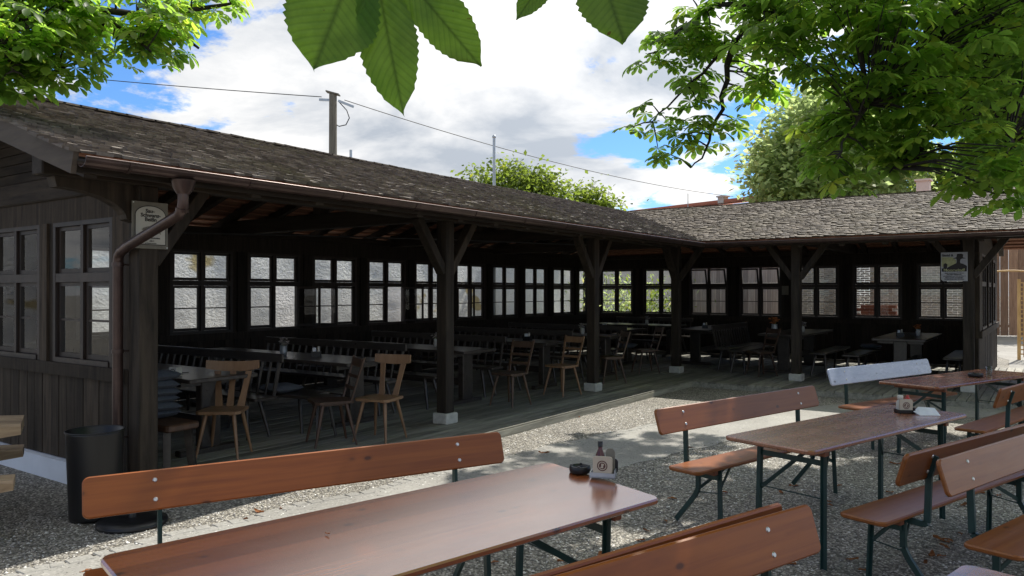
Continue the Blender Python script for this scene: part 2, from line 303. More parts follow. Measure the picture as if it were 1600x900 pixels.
# ------------------------------------------------------------------ mesh builder
class MB:
    def __init__(s): s.v = []; s.f = []; s.m = []; s.r = []; s.sm = []
    def add(s, vs, fs, mat=0, r=None, smooth=False):
        b = len(s.v); s.v += [tuple(v) for v in vs]; r = rng.random() if r is None else r
        for f in fs: s.f.append(tuple(i+b for i in f)); s.m.append(mat); s.r.append(r); s.sm.append(smooth)
    def box(s, c, d, mat=0, rot=None, r=None, ch=0.):
        x, y, z = d[0]/2, d[1]/2, d[2]/2
        if ch:
            vs = []; 
            for sx in (-1, 1):
                for sy in (-1, 1):
                    for sz in (-1, 1):
                        vs += [(sx*(x-ch), sy*(y-ch), sz*z), (sx*(x-ch), sy*y, sz*(z-ch)), (sx*x, sy*(y-ch), sz*(z-ch))]
            pts = [Vector(v) for v in vs]
            bm = bmesh.new(); [bm.verts.new(p) for p in pts]; bmesh.ops.convex_hull(bm, input=bm.verts); bm.verts.index_update()
            V = [v.co.copy() for v in bm.verts]; F = [[v.index for v in f.verts] for f in bm.faces]; bm.free()
        else:
            V = [Vector((a*x, b*y, c_*z)) for a in (-1, 1) for b in (-1, 1) for c_ in (-1, 1)]
            F = [(0, 1, 3, 2), (4, 6, 7, 5), (0, 4, 5, 1), (2, 3, 7, 6), (0, 2, 6, 4), (1, 5, 7, 3)]
        if rot is not None: V = [rot @ v for v in V]
        c = Vector(c); s.add([v+c for v in V], F, mat, r)
    def beam(s, p0, p1, w, h, up=(0, 0, 1), mat=0, r=None, ch=0.):
        p0 = Vector(p0); p1 = Vector(p1); x = (p1-p0); l = x.length; x.normalize(); up = Vector(up)
        y = up.cross(x); y = y.normalized() if y.length > 1e-4 else Vector((0, 1, 0)).cross(x).normalized(); z = x.cross(y)
        s.box((p0+p1)/2, (l, w, h), mat, Matrix((x, y, z)).transposed(), r, ch)
    def tube(s, pts, rad, n=8, mat=0, r=None, smooth=True, cap=True):
        pts = [Vector(p) for p in pts]; k = len(pts); rads = rad if hasattr(rad, '__len__') else [rad]*k
        ref = Vector((0, 0, 1)); vs = []; prev = None
        for i, p in enumerate(pts):
            t = (pts[min(i+1, k-1)]-pts[max(i-1, 0)]).normalized()
            if prev is None:
                a = t.cross(ref); a = a if a.length > .1 else t.cross(Vector((1, 0, 0))); a.normalize()
            else: a = (prev-t*prev.dot(t)).normalized()
            prev = a; b = t.cross(a)
            vs += [p+(a*math.cos(2*math.pi*j/n)+b*math.sin(2*math.pi*j/n))*rads[i] for j in range(n)]
        fs = [(i*n+j, i*n+(j+1) % n, (i+1)*n+(j+1) % n, (i+1)*n+j) for i in range(k-1) for j in range(n)]
        r = rng.random() if r is None else r
        s.add(vs, fs, mat, r, smooth)
        if cap: s.add(vs[:n], [tuple(range(n))[::-1]], mat, r); s.add(vs[-n:], [tuple(range(n))], mat, r)
    def lathe(s, prof, c=(0, 0, 0), n=20, mat=0, r=None, smooth=True):
        c = Vector(c); vs = [c+Vector((p[0]*math.cos(2*math.pi*j/n), p[0]*math.sin(2*math.pi*j/n), p[1])) for p in prof for j in range(n)]
        fs = [(i*n+j, i*n+(j+1) % n, (i+1)*n+(j+1) % n, (i+1)*n+j) for i in range(len(prof)-1) for j in range(n)]
        s.add(vs, fs, mat, r, smooth)
    def prism(s, poly, t0, t1, f, mat=0, r=None):
        """poly: 2D outline; f(u, v, t) -> 3D"""
        n = len(poly); V = [f(u, v, t0) for u, v in poly]+[f(u, v, t1) for u, v in poly]
        F = [tuple(range(n))[::-1], tuple(range(n, 2*n))]+[(i, (i+1) % n, n+(i+1) % n, n+i) for i in range(n)]
        s.add(V, F, mat, r)
    def rboard(s, L, Wd, T, rad, ch, f, mat=0, r=None, seg=6, warp=0.):
        """rounded rectangle board with eased edges; f(x, y, z)->3D, z in [-T/2, T/2]"""
        def outline(ins):
            o = []; hx, hy, rr = L/2-ins, Wd/2-ins, max(rad-ins, .001)
            for cx, cy, a0 in ((1, 1, 0), (-1, 1, 90), (-1, -1, 180), (1, -1, 270)):
                for k in range(seg+1):
                    a = R(a0+90*k/seg); o.append((cx*(hx-rr)+rr*math.cos(a), cy*(hy-rr)+rr*math.sin(a)))
            return o
        rings = [(ch, -T/2), (0, -T/2+ch), (0, T/2-ch), (ch, T/2)]; V = []; n = 4*(seg+1)
        for ins, z in rings: V += [f(x, y, z) for x, y in outline(ins)]
        F = [tuple(range(n))[::-1], tuple(range(3*n, 4*n))]
        for k in range(3): F += [(k*n+i, k*n+(i+1) % n, (k+1)*n+(i+1) % n, (k+1)*n+i) for i in range(n)]
        s.add(V, F, mat, r)
    def build(s, name, mats, parent=None, loc=(0, 0, 0), link=True):
        me = bpy.data.meshes.new(name); me.from_pydata(s.v, [], s.f)
        mats = mats if isinstance(mats, (list, tuple)) else [mats]
        for m in mats: me.materials.append(m)
        me.polygons.foreach_set('material_index', s.m); me.polygons.foreach_set('use_smooth', s.sm)
        a = me.attributes.new('rnd', 'FLOAT', 'FACE'); a.data.foreach_set('value', s.r)
        me.update(); o = bpy.data.objects.new(name, me); o.location = loc; COL.objects.link(o)
        if parent: o.parent = parent
        return o
def tag(o, label=None, cat=None, group=None, kind=None):
    for k, v in (('label', label), ('category', cat), ('group', group), ('kind', kind)):
        if v: o[k] = v
    return o
def thing(name, label, cat, loc=(0, 0, 0), rz=0., group=None):
    o = bpy.data.objects.new(name, None); COL.objects.link(o); o.location = loc; o.rotation_euler = (0, 0, rz); o.empty_display_size = .1
    return tag(o, label, cat, group)
def kids(o): return [c for c in bpy.data.objects if c.parent == o]
def copy_tree(o, parent=None):
    c = o.copy(); COL.objects.link(c); c.parent = parent
    for ch in kids(o): copy_tree(ch, c)
    return c
def dup(root, label, loc, rz, group=None, rx=0., ry=0.):
    c = copy_tree(root); c['label'] = label; c.location = loc; c.rotation_euler = (rx, ry, rz)
    if group: c['group'] = group
    return c
def P(x, y, z): return Vector((x, y, z))

# ------------------------------------------------------------------ ground
def ground():
    m = MB(); m.add([(-300, -300, 0), (300, -300, 0), (300, 300, 0), (-300, 300, 0)], [(0, 1, 2, 3)])
    tag(m.build('ground', M['gravel']), 'grey gravel ground of the beer garden', kind='structure')
    cl = [(-5.1, -3, .55), (-4.55, 1.0, .58), (-4.40, 3.0, .58), (-4.1, 5.2, .56), (-3.85, 7.2, .58), (-3.45, 9.0, .62), (-2.75, 10.6, .68), (-1.85, 12.0, .72), (-.6, 13.3, .8), (.6, 15.0, .95), (.8, 19, 1.4), (1.5, 26, 3), (2, 34, 6)]
    # smooth centreline
    pts = []
    for i in range(len(cl)-1):
        p0, p1, p2, p3 = [cl[min(max(i+k, 0), len(cl)-1)] for k in (-1, 0, 1, 2)]
        for t in [j/10 for j in range(10)]:
            pts.append(tuple(.5*((2*b)+(-a+c)*t+(2*a-5*b+4*c-d)*t*t+(-a+3*b-3*c+d)*t**3) for a, b, c, d in zip(p0, p1, p2, p3)))
    V = []; 
    for i, p in enumerate(pts):
        q = pts[min(i+1, len(pts)-1)]; o = pts[max(i-1, 0)]; t = Vector((q[0]-o[0], q[1]-o[1])).normalized(); n = Vector((-t.y, t.x))
        for s_ in (-1, 1):
            w = p[2]*(1+.05*math.sin(i*1.3+s_)+.03*rng.uniform(-1, 1)); V.append((p[0]+s_*n.x*w, p[1]+s_*n.y*w, .005))
    m = MB(); m.add(V, [(2*i, 2*i+1, 2*i+3, 2*i+2) for i in range(len(pts)-1)])
    tag(m.build('path', M['path']), 'pale compacted path between the tables and the pavilion', kind='structure')
    # row of edging setts on the pavilion side of the path
    m = MB(); P2 = Vector((0, 0, .006))
    for i in range(8, 62):
        a = Vector(V[2*i+1]); b = Vector(V[2*i+3]); d = b-a; n = int(d.length/.14)+1
        for k in range(n):
            c = a+d*(k+.5)/n; ang = math.atan2(d.y, d.x)+rng.uniform(-.1, .1)
            c = c+Vector((rng.uniform(-.012, .012), rng.uniform(-.012, .012), .004))
            m.box(c-P2, (d.length/n*rng.uniform(.95, 1.0), rng.uniform(.09, .12), .014), rot=Matrix.Rotation(ang, 3, 'Z')@Matrix.Rotation(rng.uniform(-.03, .03), 3, 'X'), ch=.006)
    tag(m.build('path_edging', M['path']), 'row of worn stone setts edging the path', kind='structure')
    return pts
PATH = ground()

def on_path(x, y, mg=0.):
    for p in PATH[::3]:
        if abs(p[1]-y) < 1.0 and (p[0]-x)**2+(p[1]-y)**2 < (p[2]+mg)**2: return True
    return False
def pebbles():
    g = np.random.default_rng(3); n = 95000
    # denser towards the viewer, thinner far off
    X = g.uniform(-6.2, 2.4, n); Y = 0.9+g.random(n)**1.35*9.5
    px = np.array([(p[0], p[1], p[2]) for p in PATH[::2]])
    d = np.full(n, 9.)
    for a in px: d = np.minimum(d, np.hypot(X-a[0], Y-a[1])-a[2])
    keep = (d > g.uniform(-.25, .02, n)) & ~((X < -5.22) & (Y > 3.2)) 
    X = X[keep]; Y = Y[keep]; n = len(X)
    base = np.array([(1, 0, 0), (.3, .9, 0), (-.85, .5, 0), (-.7, -.7, 0), (.35, -.9, 0), (0.1, 0, .62)], float)
    V = np.repeat(base[None], n, 0)*g.uniform(.7, 1.25, (n, 6, 1))
    s = g.lognormal(-5.08, .38, n); s = np.clip(s, .003, .016); V *= s[:, None, None]; V[:, :, 1] *= g.uniform(.6, 1, (n, 1))
    a = g.uniform(0, 6.28, n); c, si = np.cos(a)[:, None], np.sin(a)[:, None]
    x = V[:, :, 0]*c-V[:, :, 1]*si; y = V[:, :, 0]*si+V[:, :, 1]*c
    V = np.stack([x+X[:, None], y+Y[:, None], V[:, :, 2]+.001+g.uniform(0, .004, (n, 1))], 2).reshape(-1, 3)
    F = np.array([(0, 1, 5), (1, 2, 5), (2, 3, 5), (3, 4, 5), (4, 0, 5)]); F = (F[None]+(np.arange(n)*6)[:, None, None]).reshape(-1, 3)
    o = np_mesh('gravel_stones', V, F, M['pebble'], np.repeat(g.random(n), 5)); tag(o, 'loose grey gravel stones on the ground', kind='stuff')
def np_mesh(name, V, F, mat, rnd=None, lf=None, parent=None, smooth=False):
    me = bpy.data.meshes.new(name); nv = len(V); nf = len(F); k = F.shape[1]
    me.vertices.add(nv); me.vertices.foreach_set('co', V.astype(np.float32).ravel())
    me.loops.add(nf*k); me.loops.foreach_set('vertex_index', F.astype(np.int32).ravel())
    me.polygons.add(nf); me.polygons.foreach_set('loop_start', np.arange(0, nf*k, k, dtype=np.int32))
    try: me.polygons.foreach_set('loop_total', np.full(nf, k, dtype=np.int32))
    except Exception: pass
    if rnd is not None: me.attributes.new('rnd', 'FLOAT', 'FACE').data.foreach_set('value', rnd.astype(np.float32))
    if lf is not None: me.attributes.new('lf', 'FLOAT_VECTOR', 'POINT').data.foreach_set('vector', lf.astype(np.float32).ravel())
    me.update(calc_edges=True); me.validate(); me.materials.append(mat)
    if smooth: me.polygons.foreach_set('use_smooth', [True]*nf)
    o = bpy.data.objects.new(name, me); COL.objects.link(o)
    if parent: o.parent = parent
    return o
pebbles()

# ------------------------------------------------------------------ pavilion
EX = -5.20; EY = 13.40; EZ = 2.62; SL = .318; RX = -8.25; RY = 16.45; BX = -11.3; BY = 19.5
Y0 = 2.45; XR = 4.5; WX = -10.5; WY = 19.15; DZ = .10
PVX = -6.0; PRY = 14.10; FY = 3.35; REX = -.95
def roofz(x, y):
    """height of the roof covering over a point"""
    zl = EZ+SL*min(EX-x, x-BX); zr = EZ+SL*min(y-EY, BY-y)
    if y < EY: return zl
    if x > EX: return zr
    # corner square: valley on the courtyard side, hip on the outside
    a = EZ+SL*(EX-x) ; b = EZ+SL*(y-EY)
    inner = max(a, b)
    outer = EZ+SL*min(x-BX, BY-y)
    return min(inner, outer, EZ+SL*3.05)
def pavilion():
    pv = thing('timber_pavilion', 'long dark timber pavilion with open front, shingle roof and rows of small windows', 'pavilion', (-8.25, 11, 0))
    off = Vector((8.25, -11, 0))
    def put(mb, name, mats, parent=None):
        o = mb.build(name, mats, parent or pv)
        if parent is None: o.location = off
        return o
    # ---- roof: board layer + shingles
    m = MB()
    def slab(poly, t0=-.035, t1=-.012):
        m.prism(poly, t0, t1, lambda u, v, t: P(u, v, 0), mat=1) if False else None
        V = [P(*p)+P(0, 0, t0) for p in poly]+[P(*p)+P(0, 0, t1) for p in poly]; n = len(poly)
        m.add(V, [tuple(range(n))[::-1], tuple(range(n, 2*n))]+[(i, (i+1) % n, n+(i+1) % n, n+i) for i in range(n)], 1)
    z = lambda d: EZ+SL*d
    HR = z(3.05)
    slab([(EX, Y0, EZ), (EX, EY, EZ), (RX, RY, HR), (RX, Y0, HR)])
    slab([(EX, EY, EZ), (XR, EY, EZ), (XR, RY, HR), (RX, RY, HR)])
    slab([(RX, Y0, HR), (RX, RY, HR), (BX, BY, EZ), (BX, Y0, EZ)])
    slab([(RX, RY, HR), (XR, RY, HR), (XR, BY, EZ), (BX, BY, EZ)])
    def shingles(orig, au, av, ulen, vlen, inside, expo=.088, wmin=.06, wmax=.13):
        """au along eave, av up-slope (unit), plates overlap like real shakes"""
        au = Vector(au); av = Vector(av).normalized(); nn = au.cross(av); nn = nn if nn.z > 0 else -nn
        rows = int(vlen/expo)+1
        for k in range(rows):
            u = -rng.uniform(0, .1); v0 = k*expo-.03
            while u < ulen:
                w = rng.uniform(wmin, wmax); uc = u+w/2; c = Vector(orig)+au*uc+av*(v0+.05)
                if inside(c.x, c.y):
                    j = rng.uniform(-.024, .016); l = .15; lift = rng.uniform(.012, .024); curl = rng.uniform(-.003, .010)
                    a = Vector(orig)+au*(u+.003)+av*(v0+j); b = a+au*(w-.006)
                    ta = nn*(lift+rng.uniform(0, .006)+max(curl, 0)); tb = nn*(lift+rng.uniform(0, .006)); up = av*l
                    sk = au*rng.uniform(-.004, .004)+av*rng.uniform(-.006, .006)
                    V = [a, b+sk, b+up, a+up, a+ta, b+sk+tb, b+up+nn*.004, a+up+nn*.004]
                    m.add(V, [(4, 5, 6, 7), (0, 1, 5, 4), (1, 2, 6, 5), (0, 4, 7, 3)], 0)
                u += w
    cs = 1/math.sqrt(1+SL*SL); sl = 3.05/cs
    shingles((EX+.03, Y0, EZ-.01), (0, 1, 0), (-1, 0, SL), 14.1, sl, lambda x, y: x > RX-.05 and (y-EY < EX-x+.02) and y < RY)
    shingles((RX, EY-.03, EZ-.01), (1, 0, 0), (0, 1, SL), XR-RX, sl, lambda x, y: y < RY+.05 and (EX-x < y-EY+.02))
    shingles((BX, Y0, EZ), (0, 1, 0), (1, 0, SL), BY-Y0, sl, lambda x, y: (x-BX < BY-y) and x < RX, .23, .22, .34)
    # ridge boards
    for p, q in (((RX, Y0-.02, HR+.02), (RX, RY, HR-.01)), ((RX, RY, HR-.01), (XR, RY, HR+.01))):
        p = Vector(p); q = Vector(q); n = int((q-p).length/.16)
        for i in range(n):
            a = p.lerp(q, i/n); b = p.lerp(q, (i+1.15)/n)+Vector((0, 0, .006))
            m.beam(a+P(0, 0, rng.uniform(0, .012)), b, .16, .018, mat=0)
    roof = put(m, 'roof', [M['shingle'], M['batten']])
    # battens on the underside
    m = MB()
    k = 0
    d = .12
    while d < 2.95:
        zz = z(d)-.048
        for side in (0, 1):
            x = EX-d if side == 0 else BX+d
            ye = EY+d if side == 0 else BY-d
            m.beam((x, Y0+.05, zz), (x, ye, zz), .05, .022, mat=0)
            y = EY+d if side == 0 else BY-d
            xs = EX-d if side == 0 else BX+d
            m.beam((xs, y, zz), (XR-.05, y, zz), .05, .022, mat=0)
        d += .19
    bt = m.build('roof_battens', M['batten'], roof)
    # rafters
    m = MB()
    y = 2.56
    while y < 18.9:
        for x0, x1 in ((EX-.03, RX), (BX+.03, RX)):
            if x0 == EX-.03 and y > EY: 
                x0 = EX-(y-EY)
                if x0 <= RX: continue
            zz0 = EZ+SL*min(EX-x0, x0-BX)-.12; zz1 = HR-.12
            if x0 < RX and y > RY:
                x1 = BX+(BY-y); zz1 = EZ+SL*(x1-BX)-.12
            if abs(x1-x0) > .3: m.beam((x0, y, zz0), (x1, y, zz1), .085, .11, mat=0, r=.5)
        y += .655
    x = XR-.1
    while x > BX+.7:
        y1 = RY
        if x > EX: m.beam((x, EY+.03, EZ-.12), (x, RY, HR-.12), .085, .11, r=.5)
        elif x > RX: m.beam((x, EY+(EX-x)+.1, EZ+SL*(EX-x+.1)-.12), (x, RY, HR-.12), .085, .11, r=.5)
        if x > RX: m.beam((x, BY-.03, EZ-.12), (x, RY, HR-.12), .085, .11, r=.5)
        x -= .655
    put(m, 'rafters', M['darkx'])
    # bargeboard and fascia
    m = MB()
    for x0 in (EX+.02, BX-.02):
        m.beam((x0, Y0-.02, EZ-.082), (RX, Y0-.02, HR-.082), .035, .15, r=.7)
    put(m, 'bargeboard', wood('grey_brown_bargeboard', (.045, .032, .024), (.085, .064, .046), .7, (1.2, 12, 12), .1))
    m = MB(); m.beam((EX-.02, Y0, EZ-.085), (EX-.02, EY, EZ-.085), .03, .11); m.beam((EX-.02, EY+.02, EZ-.085), (XR, EY+.02, EZ-.085), .03, .11)
    put(m, 'fascia', M['darkx'])
    # plates and tie beams
    m = MB()
    m.box((PVX, (2.55+14.2)/2, 2.64), (.17, 14.2-2.55, .19), ch=.01); put(m, 'front_plate', M['darkx'])
    m = MB(); m.box(((PVX+XR)/2+.1, PRY, 2.676), (XR-PVX-.1, .15, .115), ch=.01); put(m, 'side_plate', M['beamx'])
    m = MB(); m.box((WX, (FY+WY)/2, 2.622), (.16, WY-FY+.3, .10)); m.box(((WX+REX)/2, WY, 2.624), (REX-WX+.3, .16, .10)); put(m, 'back_plate', M['darkx'])
    for yb in (FY, 7.13, 10.8, 14.15):
        m = MB(); m.box(((WX+PVX)/2, yb, 2.635 if yb == FY else 2.66), (PVX-WX-.16, .16 if yb > FY else .15, .21), ch=.012); put(m, 'tie_beam', M['beamx'])
        if yb > FY:
            m = MB(); m.box((RX, yb, 3.05), (.14, .14, .58)); put(m, 'king_post', M['dark'])
    for xb in (-3.7, -1.05, 1.9):
        m = MB(); m.box((xb, (PRY+WY)/2, 2.66), (.15, WY-PRY-.16, .19)); put(m, 'tie_beam', M['darkx'])
    m = MB(); m.box((RX, (FY+RY)/2, HR-.24), (.14, RY-FY, .16)); m.box(((RX+XR)/2, RY, HR-.243), (XR-RX, .14, .16)); put(m, 'ridge_beam', M['darkx'])
    # corbel of the plate under the gable overhang
    m = MB(); poly = [(0, .0), (.75, .0), (.75, .10)]+[(.75-.55*math.sin(R(a)), .10+.02-.36*(1-math.cos(R(a)))-.0) for a in ()]
    poly = [(0, 0), (-.62, 0), (-.60, -.08)]+[(-.60+.52*math.sin(R(a)), -.08-.20*(1-math.cos(R(a)))) for a in range(10, 91, 10)]+[(0, -.30)]
    m.prism(poly, -.06, .06, lambda u, v, t: P(PVX+t-.02, FY-.08+u, 2.55+v)); put(m, 'corbel', M['dark'])
    m = MB()
    arc = [(-.95*math.cos(R(a)), .46*math.sin(R(a))) for a in range(0, 91, 9)]
    poly = arc+[(0.05, .22), (-.28, .15), (-.50, -.03), (-.62, -.02), (-.8, -.01)]
    m.prism([(u, v) for u, v in poly], -.05, .05, lambda u, v, t: P(-6.35+u*.85, FY-.16+t, 2.76+v*.30)); put(m, 'gable_bracket', M['dark'])
    # posts, footings, braces
    posts = [(PVX, FY, 'end', 'thick front post at the near corner'), (PVX, 7.13, 'mid', None), (PVX, 10.8, 'mid', None), (PVX, 14.15, 'corner', None), (-3.7, PRY, 'side', None), (-1.05, PRY, 'sideend', None), (1.9, PRY, 'side', None)]
    for x, y, kd, lb in posts:
        fz = DZ+.13 if kd != 'end' else .02
        m = MB(); w = .162 if kd == 'end' else .155
        tp = 2.617 if kd in ('side', 'sideend') else 2.545; m.box((x, y, (fz+tp)/2), (w, w, tp-fz), ch=.008); p = put(m, 'post', M['dark'])
        if kd != 'end':
            m = MB(); m.box((x, y, DZ+.065), (.225, .225, .13), ch=.012); f = m.build('footing', M['concrete'], p)
        dirs = []
        if kd in ('mid',): dirs = [(0, 1), (0, -1)]
        if kd == 'end': dirs = [(0, 1)]
        if kd == 'corner': dirs = [(0, -1), (1, 0)]
        if kd in ('side',): dirs = [(1, 0), (-1, 0)]
        if kd == 'sideend': dirs = [(-1, 0), (1, 0)]
        for dx, dy in dirs:
            m = MB(); a = P(x+dx*.06, y+dy*.06, 1.93); b = P(x+dx*.52, y+dy*.52, 2.56)
            m.beam(a, b, .10, .12, up=(dy, dx, 0) if True else (0, 0, 1), ch=.006); m.build('brace', M['dark'], p)
    # ---- walls with window openings
    OW, OZ0, OZ1 = 1.045, 1.06, 2.32
    def wall(name, f, s0, s1, cents, zb, zt, th=.09, mt='panel'):
        """f(s, t, z)->world : s along wall, t across thickness"""
        m = MB()
        def blk(a, b, c, d, tt=th, mat=0):
            vs = [f(s_, t_, z_) for s_ in (a, b) for t_ in (-tt/2, tt/2) for z_ in (c, d)]
            m.add(vs, [(0, 1, 3, 2), (4, 6, 7, 5), (0, 4, 5, 1), (2, 3, 7, 6), (0, 2, 6, 4), (1, 5, 7, 3)], mat)
        edges = [s0]
        for c in cents: edges += [c-OW/2, c+OW/2]
        edges.append(s1)
        for i in range(0, len(edges), 2):
            blk(edges[i], edges[i+1], OZ0, OZ1, th)
            if i and i < len(edges)-2:
                cc = (edges[i]+edges[i+1])/2; blk(cc-.065, cc+.065, OZ0, OZ1, th+.05)
        # upper frieze boards and lower vertical boards
        blk(s0, s1, OZ1, zt, th-.01)
        blk(s0, s1, OZ0-.11, OZ0, th+.07, 0)
        a = s0
        while a < s1-.01:
            b = min(a+rng.uniform(.13, .19), s1); blk(a+.004, b-.004, zb, OZ0-.11, th-.03+rng.uniform(0, .012)); a = b
        blk(s0, s1, zb+.002, OZ0-.12, .03)
        return put(m, name, M[mt])
    def mkwin():
        """master window, local x across, z up, y depth; origin at sill centre"""
        fr = MB(); 
        def b(mb, x0, x1, z0, z1, y0, y1, mat=0): mb.box(((x0+x1)/2, (y0+y1)/2, (z0+z1)/2), (x1-x0, y1-y0, z1-z0), mat, r=rng.random())
        b(fr, -.475, -.432, 0, 1.26, -.045, .045); b(fr, .432, .475, 0, 1.26, -.045, .045)
        b(fr, -.432, .432, 0, .045, -.05, .055); b(fr, -.432, .432, 1.222, 1.26, -.045, .045)
        b(fr, -.432, .432, .722, .80, -.043, .043); b(fr, -.022, .022, .045, .722, -.04, .04); b(fr, -.022, .022, .80, 1.222, -.04, .04)
        return fr
    def sash(w, h, bars, hinge):
        s = MB(); x0 = 0 if hinge > 0 else -w
        def b(a, c, d, e, t=.03, mat=0): s.box((x0+(a+c)/2, 0, (d+e)/2), (c-a, t, e-d), mat)
        q = .034
        b(0, q, 0, h); b(w-q, w, 0, h); b(q, w-q, 0, q+.006); b(q, w-q, h-q, h)
        if bars: b(q, w-q, h*.5-.009, h*.5+.009, .022)
        s.add([(x0+q, .002, q+.006), (x0+w-q, .002, q+.006), (x0+w-q, .002, h-q), (x0+q, .002, h-q)], [(0, 1, 2, 3)], 1)
        return s
    def window(c, rz, op):
        """op: dict of opened sashes: 'l','r' angle of casements, 't' tilt of the upper lights"""
        w = mkwin().build('window', M['sash'], pv); w.location = Vector(c)+off; w.rotation_euler = (0, 0, rz); w.scale = (1.1, 1, 1)
        for key, hx, hg, z0, hh, bars in (('l', -.430, 1, .048, .672, True), ('r', .430, -1, .048, .672, True), ('tl', -.430, 1, .803, .417, False), ('tr', .430, -1, .803, .417, False)):
            o = sash(.405, hh, bars, hg).build('sash', [M['sash'], M['glass']], w); o.location = (hx, 0, z0)
            if key in op:
                o.rotation_euler = (0, 0, R(op[key])*-hg) if key in ('l', 'r') else (R(op[key]), 0, 0)
                o.location.y = -.03
        return w
    lc = [6.76+1.31*k for k in range(-1, 10)]
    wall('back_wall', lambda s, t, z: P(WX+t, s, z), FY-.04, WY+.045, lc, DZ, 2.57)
    for k, c in enumerate(lc):
        op = {2: {'r': 115}, 3: {'l': 60}, 4: {'r': 112}, 6: {'l': 75}}.get(k, {})
        window((WX, c, OZ0), R(90), op)
    rc = [-9.88+1.33*k for k in range(7)]
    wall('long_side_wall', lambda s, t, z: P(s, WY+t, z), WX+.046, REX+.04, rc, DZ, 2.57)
    for k, c in enumerate(rc):
        op = {2: {'tl': 16, 'tr': 16}, 3: {'tl': 15, 'tr': 15}}.get(k, {})
        window((c, WY, OZ0), 0, op)
    ec = [-6.93, -8.24, -9.55]
    wall('gable_end_wall', lambda s, t, z: P(s, FY+t, z), WX+.046, PVX-.09, sorted(ec), .20, 2.53, mt='panelout')
    for c in ec: window((c, FY, OZ0), R(180), {})
    e2 = [15.25, 16.6, 17.95]
    wall('passage_end_wall', lambda s, t, z: P(REX+t, s, z), PRY+.08, WY-.046, e2, .12, 2.54, mt='panelout')
    for c in e2: window((REX, c, OZ0), R(-90), {})
    m = MB(); m.box(((WX+PVX)/2-.1, FY-.01, .095), (PVX-WX-.0, .16, .19)); put(m, 'plinth', M['white'])
    # gable boarding
    m = MB(); zz = 2.75
    while zz < 3.5:
        w = .095; xr = min(-7.25, EX-(zz+.14-EZ)/SL); xl = max(WX, BX+(zz+.14-EZ)/SL)
        if xr-xl > .1: m.box(((xl+xr)/2, FY, zz+w/2), (xr-xl, .03+rng.uniform(0, .01), w-.008))
        zz += w
    m.box((-7.22, FY-.01, 2.95), (.10, .08, .42)); put(m, 'gable_boards', M['beamx'])
    # gutter
    def gutter(p, q, nx):
        m = MB(); p = Vector(p); q = Vector(q); n = 10; r_ = .062; V = []; nx = Vector(nx)
        for e in (p, q):
            for i in range(n+1):
                a = math.pi*i/n; V.append(e+nx*(math.cos(a)*r_)-P(0, 0, 1)*math.sin(a)*r_)
            for i in range(n, -1, -1):
                a = math.pi*i/n; V.append(e+nx*(math.cos(a)*(r_-.004))-P(0, 0, 1)*math.sin(a)*(r_-.004))
        k = 2*(n+1); m.add(V, [(i, (i+1) % k, k+(i+1) % k, k+i) for i in range(k)]+[tuple(range(k))[::-1], tuple(range(k, 2*k))], smooth=False)
        m.tube([p+nx*r_, q+nx*r_], .008, 6)
        L_ = (q-p).length; nb = int(L_/.95)
        for b in range(nb+1):
            c = p.lerp(q, min((b*.95+.3)/L_, .99)); t = (q-p).normalized()
            pts = [c+nx*(math.cos(a)*(r_+.004))-P(0, 0, 1)*math.sin(a)*(r_+.004) for a in [math.pi*i/8 for i in range(9)]]
            for i in range(8): m.beam(pts[i], pts[i+1], .022, .005, up=t.cross(pts[i+1]-pts[i]))
        return put(m, 'gutter', M['copper'])
    gutter((EX+.085, Y0-.01, EZ-.055), (EX+.085, EY-.08, EZ-.060), (1, 0, 0))
    gutter((EX+.085, EY-.085, EZ-.060), (XR, EY-.085, EZ-.055), (0, -1, 0))
    m = MB(); gx = EX+.085
    m.tube([(gx, 3.15, 2.50), (gx, 3.15, 2.44), (gx, 3.15, 2.40)], [.085, .07, .045], 14)
    m.tube([(gx, 3.15, 2.41), (gx, 3.15, 2.335), (gx-.015, 3.152, 2.29), (gx-.06, 3.155, 2.255), (-5.98, 3.205, 2.055), (-6.09, 3.214, 2.02), (-6.135, 3.218, 1.985), (-6.15, 3.22, 1.93), (-6.15, 3.22, .08)], .040, 14)
    for zc in (1.9, 1.2, .5): m.tube([(-6.15, 3.22, zc), (-6.15, 3.22, zc+.03)], .046, 14); m.beam((-6.15, 3.22, zc+.015), (-6.15, 3.31, zc+.015), .02, .01)
    m.tube([(gx-.012, 3.151, 2.30), (gx-.02, 3.152, 2.28)], .047, 14)
    put(m, 'downpipe', M['copper'])
    # electric conduit and cable under the tie beams
    m = MB(); m.tube([(-10.3, 4.2, 2.46), (-8.8, 7.2, 2.50), (-7.6, 9.5, 2.51), (-6.5, 11.8, 2.50)], .012, 6); put(m, 'cable', M['wire'])
    return pv
pavilion()

